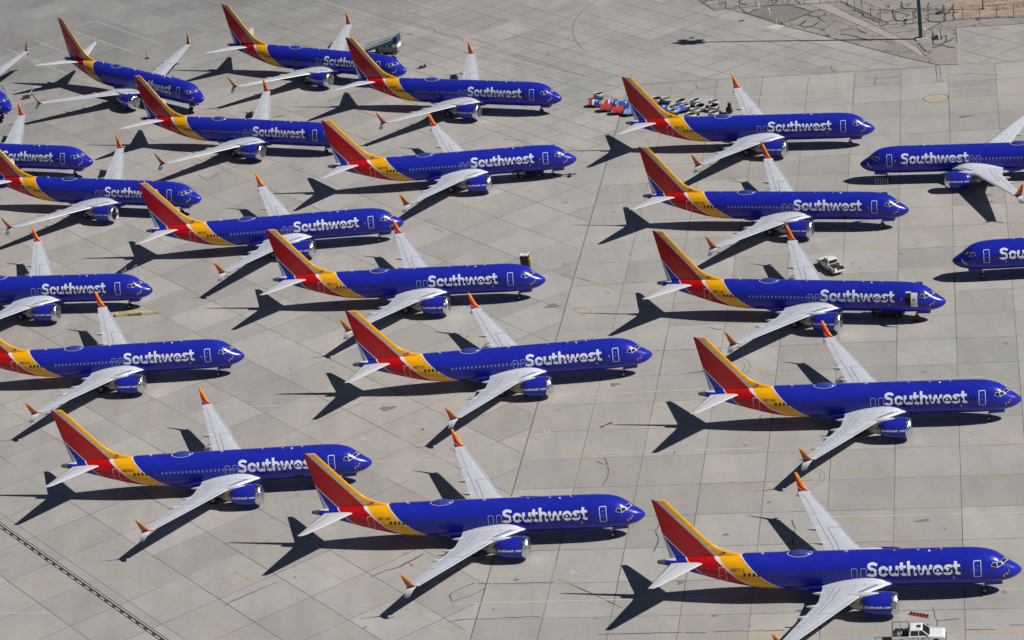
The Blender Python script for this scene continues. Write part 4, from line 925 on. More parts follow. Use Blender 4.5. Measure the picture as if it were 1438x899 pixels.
# ------------------------------------------------------------------ airliners
R = math.radians
JETS = [
 ((50.32, 250.574), -12.198, 'N8721J', -1, 'blue airliner filling the lower right corner, white pickup beside its engine', {}),
 ((12.226, 273.95), -10.868, 'N8710M', -1, 'blue airliner in the bottom middle, its red tail hiding part of the name on another', {}),
 ((-19.166, 296.475), -9.114, 'N8709Q', -1, 'blue airliner in the lower left, its lettering cut off by a red tail in front', dict(cargo=True, shades=True, flap=True)),
 ((59.384, 290.603), -13.109, 'N8713M', -1, 'blue airliner next above the lower right one, nose close to the right edge', dict(flap=True)),
 ((17.362, 317.083), -6.704, 'N8732S', -1, 'blue airliner at the centre of the picture, its name tilted slightly upward', dict(shades=True, flap=True)),
 ((-36.283, 333.74), -9.763, 'N8734Q', -1, 'blue airliner cut by the left edge with its near wing whole, above the dashed line', dict(shades=True)),
 ((56.42, 321.467), -20.907, 'N8714Q', -1, 'blue airliner with its front service door standing open on a white lining', dict(right_open=True, left_open=True, cargo=True, shades=True, flap=True)),
 ((5.351, 346.208), -12.172, 'N8711Q', -1, 'blue airliner with a maroon lift platform standing behind its nose', {}),
 ((-50.695, 361.41), -15.018, 'N8730Q', -1, 'blue airliner at the left edge with a yellow tow bar under its nose', dict()),
 ((-14.067, 375.151), -7.639, 'N8720L', -1, 'blue airliner left of centre, its nose tip behind the raised winglet of another', dict(shades=True)),
 ((57.736, 354.314), -20.619, 'N8717M', -1, 'blue airliner parked right behind the white pickup with the open tailgate', dict(left_open=True, cargo=True, shades=True, flap=True)),
 ((-45.548, 396.455), -25.351, 'N8706W', -1, 'blue airliner whose near engine has an uncovered pale intake ring', dict(covered=False)),
 ((-64.760, 420.499), -25.612, 'N8704Q', -1, 'blue airliner of which only the front half shows at the upper left edge', dict(shades=True)),
 ((13.129, 392.495), -8.283, 'N8727M', -1, 'blue airliner above the centre with a belt loader and tow bar under its nose', dict(left_open=True, cargo=True, shades=True, flap=True)),
 ((58.936, 388.716), -17.079, 'N8712L', -1, 'blue airliner in front of the stored engine rings and cowlings', dict(flap=True)),
 ((54.175, 374.450), 163.742, 'N8718Q', 1, 'blue airliner pointing left with its near wing in view at the right edge', dict(shades=True)),
 ((59.840, 334.405), 169.5, 'N8719Q', 1, 'blue airliner pointing left of which only the nose and first letters show', {}),
 ((12.832, 421.616), -27.170, 'N8707P', -1, 'blue airliner at the top centre, the teal stairs truck just behind its tail', dict(shades=True)),
 ((-23.009, 415.541), -27.812, 'N8705Q', -1, 'blue airliner in the upper left whose nose is hidden by a red tail', dict(shades=True)),
 ((-47.851, 445.692), -47.067, 'N8703J', -1, 'blue airliner in the upper left corner turned most towards the viewer', dict(shades=True)),
 ((-12.541, 446.534), -35.362, 'N8702L', -1, 'blue airliner in the top row with the teal stairs truck behind its nose', dict(left_open=True)),
 ((-82.535, 454.397), -54.688, 'N8701Q', -1, 'blue airliner with just its nose tip and one wing inside the upper left edge', {}),
]
for i, (l, a, reg, side, lab, kw) in enumerate(JETS): airliner(l, R(a), reg, side, lab, seed=i, **kw)
# ------------------------------------------------------------------ vehicles and equipment
white_p = mat('truck_white_paint', (0.74, 0.74, 0.74), .3, coat=.4); trim = mat('dark_trim', (0.03, 0.03, 0.032), .6); tglass = mat('truck_glass', (0.012, 0.02, 0.018), .08, coat=.5)
steel = mat('rack_steel', (0.10, 0.08, 0.07), .5, metal=.4); chrome = mat('bumper_chrome', (0.6, 0.6, 0.62), .25, metal=1); lampm = mat('lamp_lens', (0.7, 0.7, 0.66), .2); redl = mat('red_lens', (0.35, 0.02, 0.02), .3); bedm = mat('bed_liner', (0.06, 0.06, 0.065), .8, var=.2)
tealm = mat('teal_paint', (0.02, 0.17, 0.24), .4, var=.12); greym = mat('equipment_grey', (0.42, 0.43, 0.44), .5, var=.1); navy = mat('navy_canvas', (0.02, 0.05, 0.12), .7)
redm = mat('red_paint', (0.50, 0.03, 0.03), .45); yelm = mat('yellow_paint', (0.62, 0.48, 0.14), .5, var=.1); dred = mat('dull_red', (0.12, 0.015, 0.015), .6); maroon = mat('maroon_panel', (0.055, 0.022, 0.026), .6, var=.1); green = mat('green_stand', (0.03, 0.10, 0.03), .6)
def wheel_mesh(r=.39, w=.26):
    m = MB(); m.cyl((0, -w/2, 0), (0, w/2, 0), r, MAT['rubber'], 22); m.cyl((0, -w/2-.012, 0), (0, w/2+.012, 0), r*.6, MAT['hub'], 16); m.cyl((0, -w/2-.03, 0), (0, w/2+.03, 0), r*.2, chrome, 8); return m.build('wheel')
def pickup(loc, rz, label, rack, tail_open):
    """x forward, 5.8 m long, origin on the ground under the middle"""
    t = thing('pickup_truck', label, 'pickup truck', (loc[0], loc[1], 0), rz)
    t.scale = (.95, .95, 1) if rack else (.86, .88, .95)
    b = MB(); W = 1.98
    # lower body sides with wheel arches: outline extruded per side, plus bed and bonnet
    def arch(cx, r=.50, n=7): return [(cx+r*math.cos(math.pi*i/n), .42+r*math.sin(math.pi*i/n)) for i in range(n+1)]
    side = [(2.88, .45), (2.93, .70), (2.90, .95), (2.70, 1.06), (1.25, 1.16), (-2.85, 1.16), (-2.88, .5)]
    low = [(-2.88, .42)]+arch(-1.85)[::-1]+arch(1.90)[::-1]+[(2.88, .42)]
    outl = side[::-1]+low[::-1]
    outl = [(2.88, .42)]+arch(1.90)+arch(-1.85)+[(-2.88, .42)]+side[::-1][0:1]+[(-2.85, 1.16), (1.25, 1.16), (2.70, 1.06), (2.90, .95), (2.93, .70)]
    for s in (-1, 1): b.prism(outl, s*W/2, s*(W/2-.09), white_p)
    b.add([(1.25, -W/2+.02, 1.165), (2.70, -W/2+.10, 1.07), (2.70, W/2-.10, 1.07), (1.25, W/2-.02, 1.165), (1.3, -.5, 1.22), (2.6, -.45, 1.13), (2.6, .45, 1.13), (1.3, .5, 1.22)], [(0, 1, 5, 4), (1, 2, 6, 5), (2, 3, 7, 6), (3, 0, 4, 7), (4, 5, 6, 7)], white_p)
    b.add([(2.70, -W/2+.1, 1.07), (2.92, -W/2+.12, .93), (2.92, W/2-.12, .93), (2.70, W/2-.1, 1.07)], [(0, 1, 2, 3)], white_p)
    b.box((2.88, 0, .80), (.10, 1.15, .26), trim); b.box((2.94, 0, .52), (.14, 1.9, .22), chrome); b.box((-2.93, 0, .50), (.14, 1.85, .18), chrome)
    b.box((-.2, 0, .48), (5.2, 1.6, .20), trim); b.box((-1.95, 0, .72), (1.85, 1.72, .06), bedm)
    b.box((-.98, 0, .95), (.06, 1.78, .42), bedm)
    ob('body', b.build('body'), t)
    c = MB()   # cab
    y0, y1 = .93, .74
    V = [(-1.02, -y0, 1.16), (1.30, -y0, 1.16), (1.30, y0, 1.16), (-1.02, y0, 1.16), (-.90, -y1, 1.86), (.42, -y1, 1.86), (.42, y1, 1.86), (-.90, y1, 1.86), (-.80, -y1*.9, 1.92), (.34, -y1*.9, 1.92), (.34, y1*.9, 1.92), (-.80, y1*.9, 1.92)]
    c.add(V, [(0, 1, 5, 4), (1, 2, 6, 5), (2, 3, 7, 6), (3, 0, 4, 7), (4, 5, 9, 8), (5, 6, 10, 9), (6, 7, 11, 10), (7, 4, 8, 11), (8, 9, 10, 11)], white_p)
    cab = ob('cab', c.build('cab'), t)
    def pane(nm, P): m = MB(); m.add(P, [tuple(range(len(P)))], tglass); return ob(nm, m.build(nm), cab)
    e = .012
    pane('windscreen', [(1.22+e, -.82, 1.21+e), (1.22+e, .82, 1.21+e), (.50+e, .68, 1.80+e), (.50+e, -.68, 1.80+e)])
    pane('rear_window', [(-1.01-e, .78, 1.28), (-1.01-e, -.78, 1.28), (-.93-e, -.66, 1.76), (-.93-e, .66, 1.76)])
    for s in (-1, 1):
        def sy(z): return s*(y0-(y0-y1)*(z-1.16)/.70+e)
        pane('side_window', [(-.82, sy(1.25), 1.25), (.02, sy(1.25), 1.25), (.02, sy(1.76), 1.76), (-.76, sy(1.76), 1.76)])
        pane('side_window', [(.12, sy(1.25), 1.25), (1.02, sy(1.25), 1.25), (.46, sy(1.76), 1.76), (.12, sy(1.76), 1.76)])
        m = MB(); m.box((.98, s*1.12, 1.30), (.12, .26, .2), trim); ob('mirror', m.build('mirror'), cab)
        m = MB(); m.box((2.86, s*.76, .84), (.12, .30, .22), lampm); ob('headlight', m.build('headlight'), t)
        m = MB(); m.box((-2.86, s*.93, .88), (.08, .12, .34), redl); ob('tail_light', m.build('tail_light'), t)
        for x in (-.55, .45): m = MB(); m.box((x, s*(W/2+.01), 1.02), (.18, .03, .04), trim); ob('door_handle', m.build('door_handle'), t)
        for x in (1.90, -1.85): ob('wheel', cached('tw', wheel_mesh), t, loc=(x, s*.84, .39))
        m = MB(); m.box((-.02, s*(W/2+.004), .80), (.02, .01, .60), trim); m.box((-1.0, s*(W/2+.004), .80), (.02, .01, .66), trim); m.box((1.15, s*(W/2+.004), .8), (.02, .01, .6), trim); ob('door_seam', m.build('door_seam'), t)
    m = MB()
    if tail_open: m.box((-3.12, 0, .70), (.50, 1.66, .06), white_p)
    else: m.box((-2.86, 0, .90), (.06, 1.70, .50), white_p)
    ob('tailgate', m.build('tailgate'), t)
    if rack: m = MB(); m.box((.1, -.1, 1.955), (.42, .5, .06), trim); ob('roof_hatch', m.build('roof_hatch'), cab)
    if rack:
        m = MB(); z = 1.95
        for s in (-1, 1):
            m.tube([(-2.8, s*.9, 1.16), (-2.8, s*.9, z), (-1.05, s*.9, z), (-1.05, s*.9, 1.16)], .035, steel); m.tube([(-1.9, s*.9, 1.16), (-2.0, s*.9, z)], .025, steel)
        m.tube([(-2.8, -.9, z), (-2.8, .9, z)], .03, steel); m.tube([(-1.05, -.9, z), (-1.05, .9, z)], .03, steel)
        ob('ladder_rack', m.build('ladder_rack'), t)
    return t
def items(loc, rz, specs):
    for nm, lab, cat, c, d, m in specs:
        x = loc[0]+c[0]*math.cos(rz)-c[1]*math.sin(rz); y = loc[1]+c[0]*math.sin(rz)+c[1]*math.cos(rz)
        b = MB(); b.box((0, 0, d[2]/2), d, m, taper=(.86, .86)); b.box((0, 0, d[2]+.02), (d[0]*.7, d[1]*.5, .04), trim)
        o = ob(nm, b.build(nm), loc=(x, y, c[2]), rz=rz); tag(o, lab, cat)
P1 = (37.7, 243.1); A1 = R(-11.5)
pickup(P1, A1, 'white crew cab pickup with a bed rack, beside the lower right airliner engine', True, False)
items(P1, A1, [('tool_crate', 'black crate at the front of the racked pickup bed', 'crate', (-1.3, .1, .76), (.45, 1.3, .45), navy), ('white_bag', 'crumpled white bag in the middle of the racked pickup bed', 'bag', (-1.95, .2, .76), (.5, .45, .35), MAT['tips']), ('tool_bag', 'dark tool bag at the rear of the racked pickup bed', 'bag', (-2.4, -.2, .76), (.55, .8, .30), green), ('ice_chest', 'black chest by the far side of the racked pickup bed', 'chest', (-2.0, .68, .76), (1.0, .3, .45), trim)])
P2 = (44.6, 343.3); A2 = R(108)
pickup(P2, A2, 'white pickup with its tailgate down, parked behind an airliner wing', False, True)
items(P2, A2, [('tool_crate', 'dark crate behind the cab of the pickup with its tailgate down', 'crate', (-1.35, .3, .76), (.5, .9, .42), trim), ('white_bag', 'white bag on the left side of the open tailgate pickup bed', 'bag', (-1.7, -.45, .76), (.4, .5, .42), MAT['tips']), ('tool_bag', 'black tool bag in the middle of the open tailgate pickup bed', 'bag', (-2.1, .0, .76), (.75, .9, .46), trim), ('white_bucket', 'small white bucket by the tail of the open tailgate pickup bed', 'bucket', (-2.45, .5, .76), (.3, .3, .34), MAT['tips']), ('cable_reel', 'black cable reel against the right side of the open tailgate pickup bed', 'reel', (-2.3, -.6, .76), (.5, .35, .3), trim)])
# barrier strip on the ground by the truck
b = MB(); rz = math.atan2(247.8-248.8, 39.5-37.9); b.box((0, -.14, .06), (2.25, .14, .12), redm); b.box((0, .18, .03), (2.0, .10, .05), redm)
for k in range(6): b.box((-.9+.36*k, .12, .12), (.2, .24, .2), trim)
tag(ob('low_barrier', b.build('low_barrier'), loc=(38.7, 248.35, .0), rz=rz), 'low red barrier with black blocks lying near the racked pickup', 'barrier')
# hose trolley frame at lower edge
strk = mat('stairs_truck_shaded_grey', (0.20, 0.22, 0.23), .6, var=.2)  # grey darkened, shade of the truck's near side is in the colour
t = thing('stairs_truck', 'teal stairs truck with a grey body behind an airliner nose', 'stairs truck', (-15.6, 466.4, 0), R(157)); t.scale = (.68, .72, .8)   # x forward = up the stairs (low end left)
b = MB(); b.box((-.2, 0, 1.25), (5.4, 2.3, 1.1), strk); b.box((-2.3, 0, 2.0), (1.6, 2.3, .7), MAT['tips']); b.box((1.2, 0, .9), (4.6, 2.0, .8), trim); b.box((-1.0, -1.17, 1.3), (2.6, .03, .5), trim); ob('body', b.build('body'), t)
for x in (-2.0, 1.6):
    for s in (-1, 1): ob('wheel', cached('bw', lambda: wheel_mesh(.5, .35)), t, loc=(x, s*1.05, .5))
b = MB()
for s in (-1, 1):
    b.prism([(-2.9, 2.6), (-2.9, 4.2), (-1.4, 3.4), (7.6, .8), (7.6, .2), (2.0, 1.7)], s*1.1, s*1.02, tealm)
    b.tube([(-2.9, s*1.1, 4.3), (-1.6, s*1.1, 3.8), (7.4, s*1.1, 1.7)], .05, tealm)
    for k in range(8): x = -1.5+1.2*k; b.tube([(x, s*1.1, 3.45-.289*(x+1.4)), (x, s*1.1, 3.9-.26*(x+1.5))], .03, MAT['tips'])
for k in range(20): x = -1.0+.43*k; b.box((x, 0, 3.05-.289*(x+1.0)), (.36, 2.0, .05), greym)
ob('staircase', b.build('staircase'), t)
b = MB(); b.box((-2.6, 0, 2.75), (1.4, 2.1, .1), greym); b.prism([(-3.2, 2.8), (-3.2, 4.6), (-2.4, 3.9), (-2.0, 2.8)], -1.2, 1.2, navy); ob('canopy', b.build('canopy'), t)
# engine intake rings stored on stands, and cowl panels
INL = [(19.1, 426.5), (28.2, 420.5), (29.6, 419.7), (32.0, 417.9), (34.3, 417.1), (37.1, 415.5), (30.8, 415.8), (32.4, 415.2), (34.7, 414.3), (36.9, 413.4), (30.3, 413.7), (33.7, 412.5), (36.4, 410.1), (32.8, 410.7)]
def inlet_mesh(seed):
    mb = MB(); p = [(0.95, .82), (1.15, .86), (1.25, .93), (1.24, 1.0), (1.12, 1.06), (.8, 1.08)]
    n = 28
    def ringz(P, m):
        V = [(r*math.cos(2*math.pi*i/n), r*math.sin(2*math.pi*i/n), z) for z, r in P for i in range(n)]
        mb.add(V, [(j*n+i, j*n+(i+1) % n, (j+1)*n+(i+1) % n, (j+1)*n+i) for j in range(len(P)-1) for i in range(n)], m)
    ringz([(1.1, .85), (1.18, .88), (1.25, .94), (1.24, 1.0), (1.12, 1.05), (.95, 1.07)], MAT['lip2'])
    ringz([(.95, 1.072), (.55, 1.09), (.5, 1.0)], [MAT['strut'], greym, green, MAT['core']][seed % 4]); ringz([(1.1, .85), (.3, .82), (.29, .02)], MAT['black'])
    return mb.build('intake_ring', True)
MAT['lip2'] = mat('stored_lip_metal', (0.43, 0.43, 0.43), .5, metal=.2)
def stand_mesh():
    mb = MB()
    for a in range(4):
        c, s = math.cos(a*math.pi/2+.78), math.sin(a*math.pi/2+.78); mb.box((c*.95, s*.95, .27), (.1, .1, .54), trim)
    mb.box((0, 0, .5), (1.6, .12, .08), green); mb.box((0, 0, .5), (.12, 1.6, .08), green); mb.box((0, 0, .12), (1.5, 1.5, .06), trim)
    return mb.build('stand')
names = ['leftmost stored engine intake ring, alone beyond the painted cowl panels', 'stored engine intake ring just right of the red tail, farther left of a pair', 'stored engine intake ring just right of the red tail, right of a pair', 'large stored intake ring third from the tail in the back row',
 'stored intake ring in the back row with a tall dark stand', 'rightmost stored intake ring of the back row', 'stored intake ring in the middle row beside the striped cowl panel', 'widest stored intake ring on a green stand', 'stored intake ring between the tall stand one and the right cluster', 'dark stored intake ring in front of the rightmost back one', 'stored intake ring nearest to the yellow tail stripe', 'stored intake ring with a brownish skirt near the yellow stripe', 'stored intake ring closest to the airliner dome', 'stored intake ring half hidden by the airliner roof']
for i, (x, y) in enumerate(INL):
    r_ = random.Random(i); t = thing('engine_intake', names[i], 'engine part', (x, y, 0), r_.random()*3, 'engine intakes stored on the apron'); t.scale = (.82, .82, .9)
    o = ob('intake_ring', cached(('inl', i % 4), lambda: inlet_mesh(i % 4)), t); o.rotation_euler = (R(r_.uniform(-7, 7)), R(r_.uniform(-7, 7)), 0); ob('stand', cached('stand', stand_mesh), t)
COW = [((18.3, 423.3), 0, 'cowl panel with red and blue halves at the far left of the stored panels'), ((20.8, 422.0), 0, 'red and blue cowl panel with a white star, second from the left'), ((19.9, 420.3), 1, 'all red cowl panel in front of the starred one'), ((22.8, 420.6), 2, 'blue cowl panel leaning behind the red airliner tail'), ((21.7, 418.2), 1, 'lower red cowl panel beside the airliner tail'), ((23.6, 416.8), 3, 'pale blue cowl panel half hidden by the airliner tail'), ((28.6, 416.2), 2, 'blue cowl panel just right of the red airliner tail'), ((31.4, 414.9), 3, 'striped blue cowl panel between the intake rings')]
cred = mat('cowl_red', (0.48, 0.05, 0.045), .4); cblue = mat('cowl_blue', (0.03, 0.07, 0.42), .4); cpale = mat('cowl_pale_blue', (0.14, 0.22, 0.55), .45)
for (x, y), kd, lab in COW:
    t = thing('cowl_panel', lab, 'engine part', (x, y, 0), R(-20+kd*9), 'painted cowl panels stored on the apron'); t.scale = (.74, .78, .86)
    mb = MB(); n = 10; w = 1.25; V = []; F = []; Mx = []
    for j in range(7):
        for i in range(n+1):
            a = math.radians(18+132*i/n); V.append((-w+2*w*j/6, -1.15*math.cos(a), .25+1.25*math.sin(a)*.95))
    for j in range(6):
        for i in range(n): q = j*(n+1)+i; F.append((q, q+1, q+n+2, q+n+1))
    mcol = {0: [cred, cblue], 1: [cred, cred], 2: [cblue, cblue], 3: [cpale, cblue]}[kd]
    for j in range(6):
        for i in range(n): mb.add([V[k] for k in F[j*n+i]], [(0, 1, 2, 3)], MAT['tips'] if (kd == 0 and j == 2) else mcol[0 if j < 3 else 1])
    p = ob('panel', mb.build('panel'), t)
    if kd in (0, 2):
        s_ = MB(); pts = []
        for k in range(10):
            rr = .34 if k % 2 == 0 else .14; a = math.pi/2+k*math.pi/5; pts.append((.55+rr*math.cos(a), rr*math.sin(a)))
        def dome_(u, v): ang = math.radians(62)+v/1.2; return (u, -1.15*math.cos(ang)*1.02, .25+1.25*math.sin(ang)*.95*1.02+.02)
        s_.add([dome_(u, v) for u, v in pts]+[dome_(.55, 0)], [(i, (i+1) % 10, 10) for i in range(10)], MAT['tips']); ob('star', s_.build('star'), p)
    m = MB()
    for sx_ in (-1, 1):
        for sy_ in (-1, 1): m.box((sx_*1.0, sy_*.9, .3), (.08, .08, .6), trim)
    m.box((0, 0, .12), (2.2, 1.9, .08), trim); m.box((-1.5, .2, .1), (1.0, .06, .06), trim); ob('trolley', m.build('trolley'), t)
# ground cart
t = thing('ground_cart', 'small dark cart standing right of the stored intake rings', 'cart', (39.1, 411.6, 0), R(-15)); b = MB(); b.box((0, 0, .55), (.9, .8, .7), trim); b.box((.1, 0, 1.25), (.5, .6, .7), trim); b.cyl((-.1, .2, 1.3), (-.1, .2, 1.9), .08, redm); ob('body', b.build('body'), t)
b = MB(); b.tube([(.4, -.35, .9), (.4, -.35, 2.0), (.4, .35, 2.0), (.4, .35, .9)], .035, greym); ob('handle', b.build('handle'), t)
for x in (-.35, .35): ob('wheel', cached('cwh', lambda: wheel_mesh(.22, .9)), t, loc=(x, 0, .22))
# lift platform behind the nose of one airliner
t = thing('lift_platform', 'maroon lift platform with pale guard rails behind an airliner nose', 'platform', (2.9, 352.8, 0), R(-14)); b = MB(); b.box((0, 0, 2.5), (1.15, 1.1, 3.4), maroon); b.box((0, 0, .5), (1.7, 1.5, .6), trim); ob('cabin', b.build('cabin'), t)
b = MB(); b.box((0, 0, 4.24), (1.2, 1.15, .08), MAT['tips'])
for z in (4.6, 4.95): b.tube([(-.55, -.5, z), (.55, -.5, z), (.55, .5, z), (-.55, .5, z), (-.55, -.5, z)], .03, greym)
for x in (-.55, .55):
    for y in (-.5, .5): b.tube([(x, y, 4.25), (x, y, 4.95)], .03, greym)
ob('guard_rail', b.build('guard_rail'), t); b = MB(); b.box((.78, -.2, 3.3), (.3, .4, .7), yelm); ob('control_box', b.build('control_box'), t)
# passenger steps at the left door of the airliner at the left edge
t = thing('boarding_stairs', 'boarding stairs with thin rails showing above an airliner roof at left', 'stairs', (-54.4, 365.3, 0), R(-15)); b = MB()
b.box((0, .9, 2.75), (1.9, 1.8, .12), greym)
for k in range(12): b.box((0, 2.0+.33*k, 2.6-.22*k), (1.3, .3, .05), greym)
for sx_ in (-.9, .9): b.box((sx_, .9, 1.35), (.1, 1.6, 2.7), greym)
ob('steps', b.build('steps'), t); b = MB()
for sx_ in (-.9, .9):
    for y in (.2, 1.7): b.tube([(sx_, y, 2.8), (sx_, y, 4.9)], .03, greym)
    for z in (4.2, 4.9): b.tube([(sx_, .2, z), (sx_, 1.7, z)], .022, greym)
    b.tube([(sx_*.75, 1.9, 3.9), (sx_*.75, 5.6, 1.4)], .04, greym)
ob('rail', b.build('rail'), t)
# tow bar
t = thing('tow_bar', 'long yellow tow bar lying under an airliner nose at left', 'tow bar', (-53.4, 359.5, 0), math.atan2(358.8-359.9, -50.7+56.3)); b = MB(); b.cyl((-3.0, -.25, .35), (3.1, 0, .35), .10, yelm, 10); b.cyl((-3.0, .45, .35), (.2, .05, .35), .08, yelm, 10); b.box((3.3, 0, .35), (.5, .18, .18), yelm); b.box((.4, 0, .42), (1.3, .5, .12), yelm); b.box((-3.0, .1, .35), (.2, .9, .18), yelm); ob('bar', b.build('bar'), t)
for x in (-.9, .6): ob('wheel', cached('tbw', lambda: wheel_mesh(.20, .12)), t, loc=(x, -.25, .2))
def loader(loc, rz, label):
    t = thing('belt_loader', label, 'belt loader', (loc[0], loc[1], 0), rz); b = MB(); b.box((0, 0, .45), (4.2, 1.4, .5), trim); b.box((-1.2, -.5, .95), (.9, .5, .5), greym); ob('chassis', b.build('chassis'), t)
    b = MB(); b.box((.4, .2, 1.05), (6.6, .7, .16), greym, ry=-.09); b.box((.4, .2, 1.16), (6.4, .5, .06), trim, ry=-.09)
    for k in range(7): b.box((-2.4+.9*k, .56, 1.22+.09*k), (.1, .05, .35), greym)
    ob('conveyor', b.build('conveyor'), t)
    for x in (-1.4, 1.4):
        for s in (-1, 1): ob('wheel', cached('blw', lambda: wheel_mesh(.28, .2)), t, loc=(x, s*.65, .28))
def at_jet(i, lx, ly):
    (x, y), a = JETS[i][0], R(JETS[i][1]); return (x+lx*math.cos(a)-ly*math.sin(a), y+lx*math.sin(a)+ly*math.cos(a)), a
p, a = at_jet(13, -7.6, 1.2); loader(p, a+.05, 'dark belt loader under the airliner above the centre')
p, a = at_jet(6, -8.0, 1.4); loader(p, a-.1, 'dark belt loader under the airliner with the open service door')
p, a = at_jet(13, -1.9, -.3); b = MB(); b.cyl((-1.9, 0, .35), (1.6, 0, .35), .09, trim, 10); b.box((-1.9, 0, .35), (.5, .8, .3), trim); b.cyl((.6, -.5, .2), (.6, .5, .2), .2, MAT['rubber'], 12); tag(ob('tow_bar', b.build('tow_bar'), loc=(p[0], p[1], 0), rz=a), 'short black tow bar on the nose wheel of the airliner above the centre', 'tow bar')
p, a = at_jet(6, -3.95, -.52); b = MB(); b.prism([(-.45, 0), (.45, 0), (.3, .75), (-.3, .75)], -.06, .06, dred); b.box((0, -.2, .1), (.9, .3, .18), dred); tag(ob('wheel_cover', b.build('wheel_cover'), loc=(p[0], p[1], 0), rz=a), 'dark red cover against the nose wheel of the airliner with the open door', 'cover')
t = thing('folding_barrier', 'small red and white rack by the nose wheel of a left pointing airliner', 'barrier', (56.8, 371.9, 0), R(-18)); b = MB()
for z in (.15, .95): b.box((0, 0, z), (1.9, .05, .05), dred)
for k in range(6): b.box((-.9+.36*k, .0, .5), (.05, .05, 1.0), greym)
ob('bars', b.build('bars'), t)
b = MB(); b.prism([(-.5, 0), (.5, 0), (.3, .35), (-.3, .4)], -.3, .3, trim); b.cyl((.7, 0, .22), (.7, .5, .22), .22, trim, 12); b.tube([(-1.1, 0, .1), (-.4, 0, .12)], .06, trim)
tag(ob('spare_chock', b.build('spare_chock'), loc=(-10.0, 455.5, 0), rz=.2), 'lone black chock on open concrete right of the stairs truck', 'chock')
# small stand left of the airliner turned to the viewer
t = thing('service_stand', 'small grey stand with a dark base near an upper left wing tip', 'stand', (-81.6, 467.8, 0), .3); b = MB(); b.box((0, 0, .3), (1.2, .8, .5), trim); ob('base', b.build('base'), t); b = MB(); b.tube([(.5, 0, .5), (1.8, .6, 1.6), (3.0, .8, 1.2)], .06, greym); b.box((1.9, .6, 1.5), (.8, .5, .25), greym); ob('arm', b.build('arm'), t)
t = thing('sign_post', 'thin dark post on a flat base in the upper left', 'post', (-60.7, 482.3, 0)); b = MB(); b.cyl((0, 0, 0), (-.1, 0, 1.5), .05, trim); ob('post', b.build('post'), t); b = MB(); b.cyl((0, 0, 0), (0, 0, .12), .4, trim, 14); ob('base', b.build('base'), t)
# light mast
t = thing('light_mast', 'tall dark blue light mast at the upper right', 'light mast', (74.9, 435.8, 0)); b = MB(); mastm = mat('mast_steel', (0.075, 0.10, 0.135), .5, metal=.3); b.cyl((0, 0, 0), (0, 0, 43), .33, mastm, 20, r2=.17); ob('mast', b.build('mast', True), t)
b = MB(); b.box((0, 0, .12), (1.8, 1.8, .24), mat('plinth_concrete', (.42, .41, .38), .8)); ob('plinth', b.build('plinth'), t)
b = MB(); b.cyl((0, 0, 39.6), (0, 0, 43.0), .45, mastm, 16); ob('crown', b.build('crown'), t)
for k in range(8):
    a = k*math.pi/4; b = MB(); b.box((.95*math.cos(a), .95*math.sin(a), 42.6-2.3*(k % 2)), (.9, .8, 1.0), greym, rz=a); ob('floodlight', b.build('floodlight'), t)
t = thing('electric_cabinet', 'slim white cabinet at the foot of the light mast', 'cabinet', (75.7, 435.9, 0)); b = MB(); b.box((0, 0, .9), (.35, .3, 1.8), MAT['tips']); ob('housing', b.build('housing'), t); b = MB(); b.box((0, -.16, .9), (.25, .03, 1.2), greym); ob('door', b.build('door'), t)
t = thing('ground_box', 'small dark box inside a low square frame right of the light mast', 'box', (77.6, 434.9, 0)); b = MB(); b.box((-.2, 0, .3), (.6, .5, .6), trim); b.box((.2, .1, .35), (.25, .25, .7), MAT['tips']); ob('box', b.build('box'), t)
b = MB(); b.tube([(-.7, .9, 1.4), (-.7, .9, .1), (-.7, -.7, .1), (.7, -.7, .1), (.7, .9, .1), (.7, .9, 1.4)], .06, steel); ob('frame', b.build('frame'), t)
b = MB(); b.cyl((0, 0, 0), (0, 0, .5), .18, MAT['tips'], 12); b.box((.1, -.3, .25), (.4, .3, .4), trim); tag(ob('hydrant', b.build('hydrant'), loc=(74.2, 446.6, 0)), 'small white hydrant behind the light mast', 'hydrant')
b = MB(); b.box((0, 0, .12), (1.1, 1.1, .24), mat('grate_brown', (.09, .06, .055), .8)); b.box((0, 0, .26), (.8, .8, .04), trim); tag(ob('drain_box', b.build('drain_box'), loc=(80.6, 448.1, 0), rz=.2), 'square brown drain box in the cracked asphalt', 'drain')
for q, (x, y) in enumerate(((52.8, 454.1), (53.7, 454.0), (54.5, 453.2))):
    b = MB(); b.cyl((0, 0, 0), (0, 0, 1.1), .09, yelm, 10); b.cyl((0, 0, 1.1), (0, 0, 1.14), .07, yelm, 10)
    if q == 1: b.box((.2, -.2, .2), (.3, .3, .4), mat('orange_box', (.6, .2, .04), .5))
    tag(ob('bollard', b.build('bollard'), loc=(x, y, 0)), ['leftmost of three yellow bollards by the white pad', 'middle yellow bollard with an orange box at its foot', 'rightmost of three yellow bollards by the white pad'][q], 'bollard', 'yellow bollards')
for x, y, lab in ((51.2, 463.8, 'white bent vent pipe nearer the fence'), (52.5, 460.4, 'white bent vent pipe on the dark asphalt patch')):
    b = MB(); b.tube([(0, 0, 0), (0, 0, .95), (-.25, 0, 1.05)], .08, MAT['tips'], 8); tag(ob('vent_pipe', b.build('vent_pipe'), loc=(x, y, 0)), lab, 'pipe')
for (x, y), lab in (((47.9, 457.6), 'dark manhole cover on the pinkish concrete'), ((34.7, 455.9), 'square dark manhole cover near the mast shadow')):
    pass
b = MB(); b.box((0, 0, .02), (.85, .6, .04), trim); me_ = b.build('manhole_cover')
